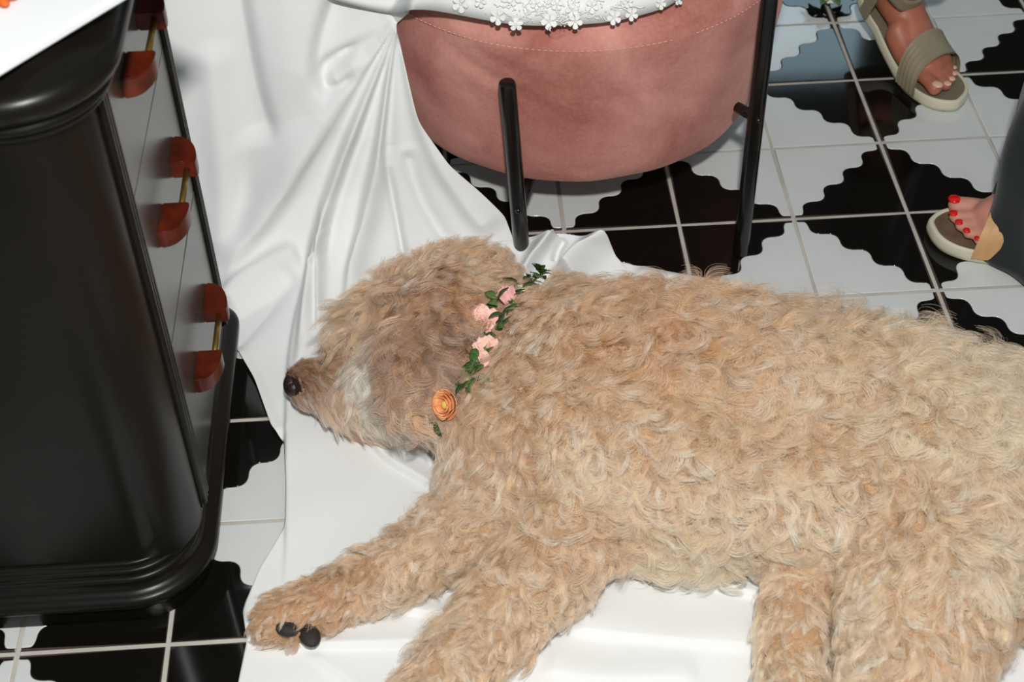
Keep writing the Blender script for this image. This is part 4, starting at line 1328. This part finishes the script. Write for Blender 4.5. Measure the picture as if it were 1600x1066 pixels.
def person_foot(label, skin, nail, strap, insole, pos, heading, side, lift, cloth, two, narrow=1.0):
    P = empty('person', (pos[0], pos[1], 0), label, 'person')
    P.rotation_euler = (0, 0, heading)
    P.scale = (narrow, narrow, narrow)
    mb, nails, bend, zs = build_foot(skin, nail, strap, insole, 0, 0, side, lift, two)
    me = voxel_union(mb, 0.003, 9)
    n = len(me.vertices)
    V = np.empty(n * 3, np.float32); me.vertices.foreach_get('co', V)
    V = V.reshape(-1, 3); V[:, 0] *= np.interp(V[:, 1], [-.06, .05], [1.0, 1.06]); V = bend(V); me.vertices.foreach_set('co', V.astype(np.float32).ravel()); me.update()
    me.name = 'foot'
    me.materials.append(M[skin])
    for p in me.polygons: p.use_smooth = True
    f = bpy.data.objects.new('body', me); COL.objects.link(f); f.parent = P
    for c, r in nails:
        m2 = MB().ball(c, (r * .72, r * .80, r * .28), 10, 8)
        link_mesh('toenail', bend(m2.v), m2.f, M[nail], P)
    sd = empty_part('sandal', P)
    # sole outline
    out = []
    hw = [(-.135, .012), (-.125, .026), (-.10, .034), (-.06, .034), (-.01, .034), (.03, .041), (.06, .046), (.09, .044), (.112, .034), (.124, .020), (.130, .006)]
    right = [(w + (0.004 if y < .05 else 0), y) for y, w in hw]
    left = [(-w * (0.96), y + (0.004 if y > .08 else 0)) for y, w in reversed(hw)]
    out = np.array(right + left)
    out[:, 0] *= side
    Q = out
    for _ in range(2):
        R_ = []
        for i in range(len(Q)):
            a, b = Q[i], Q[(i + 1) % len(Q)]
            R_ += [a * .75 + b * .25, a * .25 + b * .75]
        Q = np.array(R_)
    def rg(ins, z): 
        cen = Q.mean(0); dirs = Q - cen
        s_ = 1 - ins / np.linalg.norm(dirs, axis=1)[:, None]
        q = cen + dirs * s_
        return [(a, b, z) for a, b in q]
    m2 = MB(); rings = [rg(.006, .0005), rg(.001, .003), rg(0, .009), rg(.001, .017), rg(.003, .0205), rg(.006, .0205), rg(.0085, .018)]
    nring = len(Q)
    m2.loft(rings, cap=False)
    # fill top and bottom with strips so they can bend
    link_mesh('sole', bend(m2.v), m2.f, M['sole'], sd)
    m3 = MB(); ys = np.linspace(Q[:, 1].min() + .0095, Q[:, 1].max() - .0095, 40)
    for zz in (.0183, .001):
        V3, F3 = [], []
        for y in ys:
            xs = []
            for i in range(nring):
                a, b = Q[i], Q[(i + 1) % nring]
                if (a[1] - y) * (b[1] - y) <= 0 and a[1] != b[1]:
                    xs.append(a[0] + (b[0] - a[0]) * (y - a[1]) / (b[1] - a[1]))
            x0, x1 = min(xs) + .004, max(xs) - .004
            for t in np.linspace(0, 1, 7): V3.append((x0 + (x1 - x0) * t, y, zz))
        F3 = [(7 * i + j, 7 * i + j + 1, 7 * i + j + 8, 7 * i + j + 7) for i in range(39) for j in range(6)]
        m3.add(V3, F3)
    link_mesh('insole', bend(m3.v), m3.f, M[insole], sd)

    def band(yc0, yc1, w0, w1, h0, h1, grooves, name='strap', skew=0.0):
        m4 = MB()
        nu, nvv = 21, 4 * grooves + 5
        for lay in (0.0, 0.0022):
            V4 = []
            for j in range(nvv):
                t = j / (nvv - 1)
                y = yc0 + (yc1 - yc0) * t; w = w0 + (w1 - w0) * t; h = h0 + (h1 - h0) * t
                gr = -0.0009 if (grooves and j % 4 == 2 and 1 < j < nvv - 2) else 0.0
                for k in range(nu):
                    a = PI * (k / (nu - 1))
                    x = math.cos(a); z = math.sin(a) ** .62
                    V4.append(((w + lay + gr) * x, y + skew * x - 0.006 * z, .012 + (h + lay + gr) * z))
            F4 = [(nu * i + j, nu * i + j + 1, nu * (i + 1) + j + 1, nu * (i + 1) + j) for i in range(nvv - 1) for j in range(nu - 1)]
            m4.add(V4, F4)
        b_ = link_mesh(name, bend(m4.v), m4.f, M[strap], sd)
        return b_
    if two:
        band(.030, .076, .046, .0475, .072, .050, 4, skew=-.006 * side)
        # ankle strap: ring round the ankle and an upright at the heel
        m5 = MB()
        V5 = []
        for z0 in np.linspace(.085, .112, 5):
            for k in range(33):
                a = 2 * PI * k / 32
                V5.append((.038 * math.cos(a), -.080 + .044 * math.sin(a), z0 + .012 * math.sin(a) * -1 + .0))
        m5.add(V5, [(33 * i + j, 33 * i + j + 1, 33 * (i + 1) + j + 1, 33 * (i + 1) + j) for i in range(4) for j in range(32)])
        o = link_mesh('ankle_strap', bend(m5.v), m5.f, M[strap], sd)
        s_ = o.modifiers.new('t', 'SOLIDIFY'); s_.thickness = .003
        for sx in (-1, 1):
            m6 = MB().loft([[(sx * x, y, z) for x, y, z in ((.036, -.10, .014), (.039, -.10, .014), (.039, -.08, .014), (.036, -.08, .014))],
                            [(sx * x, y, z) for x, y, z in ((.038, -.10, .10), (.041, -.10, .10), (.041, -.08, .10), (.038, -.08, .10))]])
            link_mesh('strap', bend(m6.v), m6.f, M[strap], sd, False)
    else:
        band(.014, .066, .046, .0475, .070, .050, 3, skew=.010 * side)
    return P, bend


def empty_part(name, parent):
    o = bpy.data.objects.new(name, None)
    COL.objects.link(o); o.parent = parent; o.empty_display_size = .02
    return o


def trouser_leg(parent, c0, c1, r0, r1, m, folds=7, amp=.012, seed=3, name='trouser_leg'):
    """hanging cloth tube with vertical folds, from hem c0 to knee c1 (local to parent)"""
    r = np.random.default_rng(seed)
    ph = r.uniform(0, 6, 4)
    NV, NU = 40, 72
    V = []
    for i in range(NV):
        t = i / (NV - 1)
        c = np.array(c0) * (1 - t) + np.array(c1) * t
        rad = r0 * (1 - t) + r1 * t
        for j in range(NU):
            a = 2 * PI * j / NU
            rr = rad + amp * (1 - .5 * t) * (math.sin(folds * a + ph[0] + 1.5 * t) * .6 + .5 * math.sin(3 * a + ph[1] + 5 * t)) + .006 * math.sin(14 * t + 2 * a + ph[2]) * (1 - t)
            V.append((c[0] + rr * math.cos(a), c[1] + rr * math.sin(a) * .9, c[2]))
    F = [(NU * i + j, NU * i + (j + 1) % NU, NU * (i + 1) + (j + 1) % NU, NU * (i + 1) + j) for i in range(NV - 1) for j in range(NU)]
    o = link_mesh(name, V, F, M[m], parent)
    s_ = o.modifiers.new('t', 'SOLIDIFY'); s_.thickness = .002
    return o


# guest with the tan slide: toes point left and a little away
toe = un(1451, 356, 0.014)
hd = math.radians(72)
sc1 = 1.34
fwd = np.array([-math.sin(hd), math.cos(hd)])
pos = toe[:2] - fwd * 0.130 * sc1
p1, _b = person_foot('guest in dark wide trousers with red toenails and a tan slide sandal', 'skin', 'nail_red', 'tan_strap', 'insole', pos, hd, -1, 0.0, 'dark_cloth', False, sc1)
cr, sr = math.cos(-hd), math.sin(-hd)


def to_local(P, w):
    d = np.array(w[:2]) - np.array(P.location)[:2]
    h = P.rotation_euler[2]
    k = P.scale[0]
    return ((d[0] * math.cos(-h) - d[1] * math.sin(-h)) / k, (d[0] * math.sin(-h) + d[1] * math.cos(-h)) / k, w[2] / k)


hem = un(1668, 344, 0.06); hem[2] = 0.010
trouser_leg(p1, to_local(p1, (hem[0], hem[1], 0.012)), to_local(p1, (hem[0] + .01, hem[1] + .02, 0.50)), .142 / sc1, .128 / sc1, 'dark_cloth')

# guest with the taupe sandal, mid-step
toe = un(1497, 170, 0.004)
hd2 = math.radians(180 + 24)
sc2 = 1.24
fwd = np.array([-math.sin(hd2), math.cos(hd2)])
pos = toe[:2] - fwd * 0.130 * sc2
p2, b2 = person_foot('guest stepping forward in a taupe strapped sandal with pale toenails', 'skin_tan', 'nail_pale', 'taupe_strap', 'insole_taupe', pos, hd2, -1, math.radians(24), 'brown_cloth', True, sc2)
tl = b2([(0, -.088, .138), (0, -.09, .50)])
trouser_leg(p2, tuple(tl[0]), (tl[0][0], tl[0][1] - .03, .62), .075, .09, 'brown_cloth', 6, .008, 5)


# ------------------------------------------------------------------ posy at the top of the picture
pp = un(1296, -14, 0.03)
posy = empty('posy', (pp[0], pp[1], 0), 'small posy of white blossoms and green leaves on the floor behind the ottoman', 'posy')
for k in range(16):
    a = k * 2.4; r = 0.008 * math.sqrt(k)
    c = np.array([pp[0] + r * math.cos(a) * 1.5, pp[1] + r * math.sin(a), 0.034 - 0.25 * r + 0.006 * random.random()])
    mb = MB()
    for j in range(6):
        b = j * PI / 3
        mb.ball(c + np.array([math.cos(b) * .006, math.sin(b) * .006, 0]), (.005, .005, .003), 7, 5)
    mb.ball(c + np.array([0, 0, .002]), .003, 7, 5)
    mb.build('blossom', M['white_petal'], posy)
for k in range(9):
    a = k * 0.7
    d = np.array([math.cos(a), math.sin(a), 0.1])
    c = np.array([pp[0], pp[1], 0.02])
    V = []
    for s_ in np.linspace(0, 1, 5):
        w = .010 * math.sin(PI * min(1, s_ + .05))
        sd = np.array([-d[1], d[0], 0])
        for t in (-1, 0, 1): V.append(c + d * (.015 + .04 * s_) + sd * w * t + np.array([0, 0, .004 * math.sin(PI * s_) + .003 * abs(t)]))
    o = child('leaf', posy, V, [(3 * i + j, 3 * i + j + 1, 3 * i + j + 4, 3 * i + j + 3) for i in range(4) for j in range(2)], M['leaf'])
    s_ = o.modifiers.new('t', 'SOLIDIFY'); s_.thickness = .0006
MB().tube([(pp[0], pp[1], 0.022), (pp[0] + .02, pp[1] + .06, .012), (pp[0] + .03, pp[1] + .13, .006)], .005, 8).build('stem', M['stem'], posy)
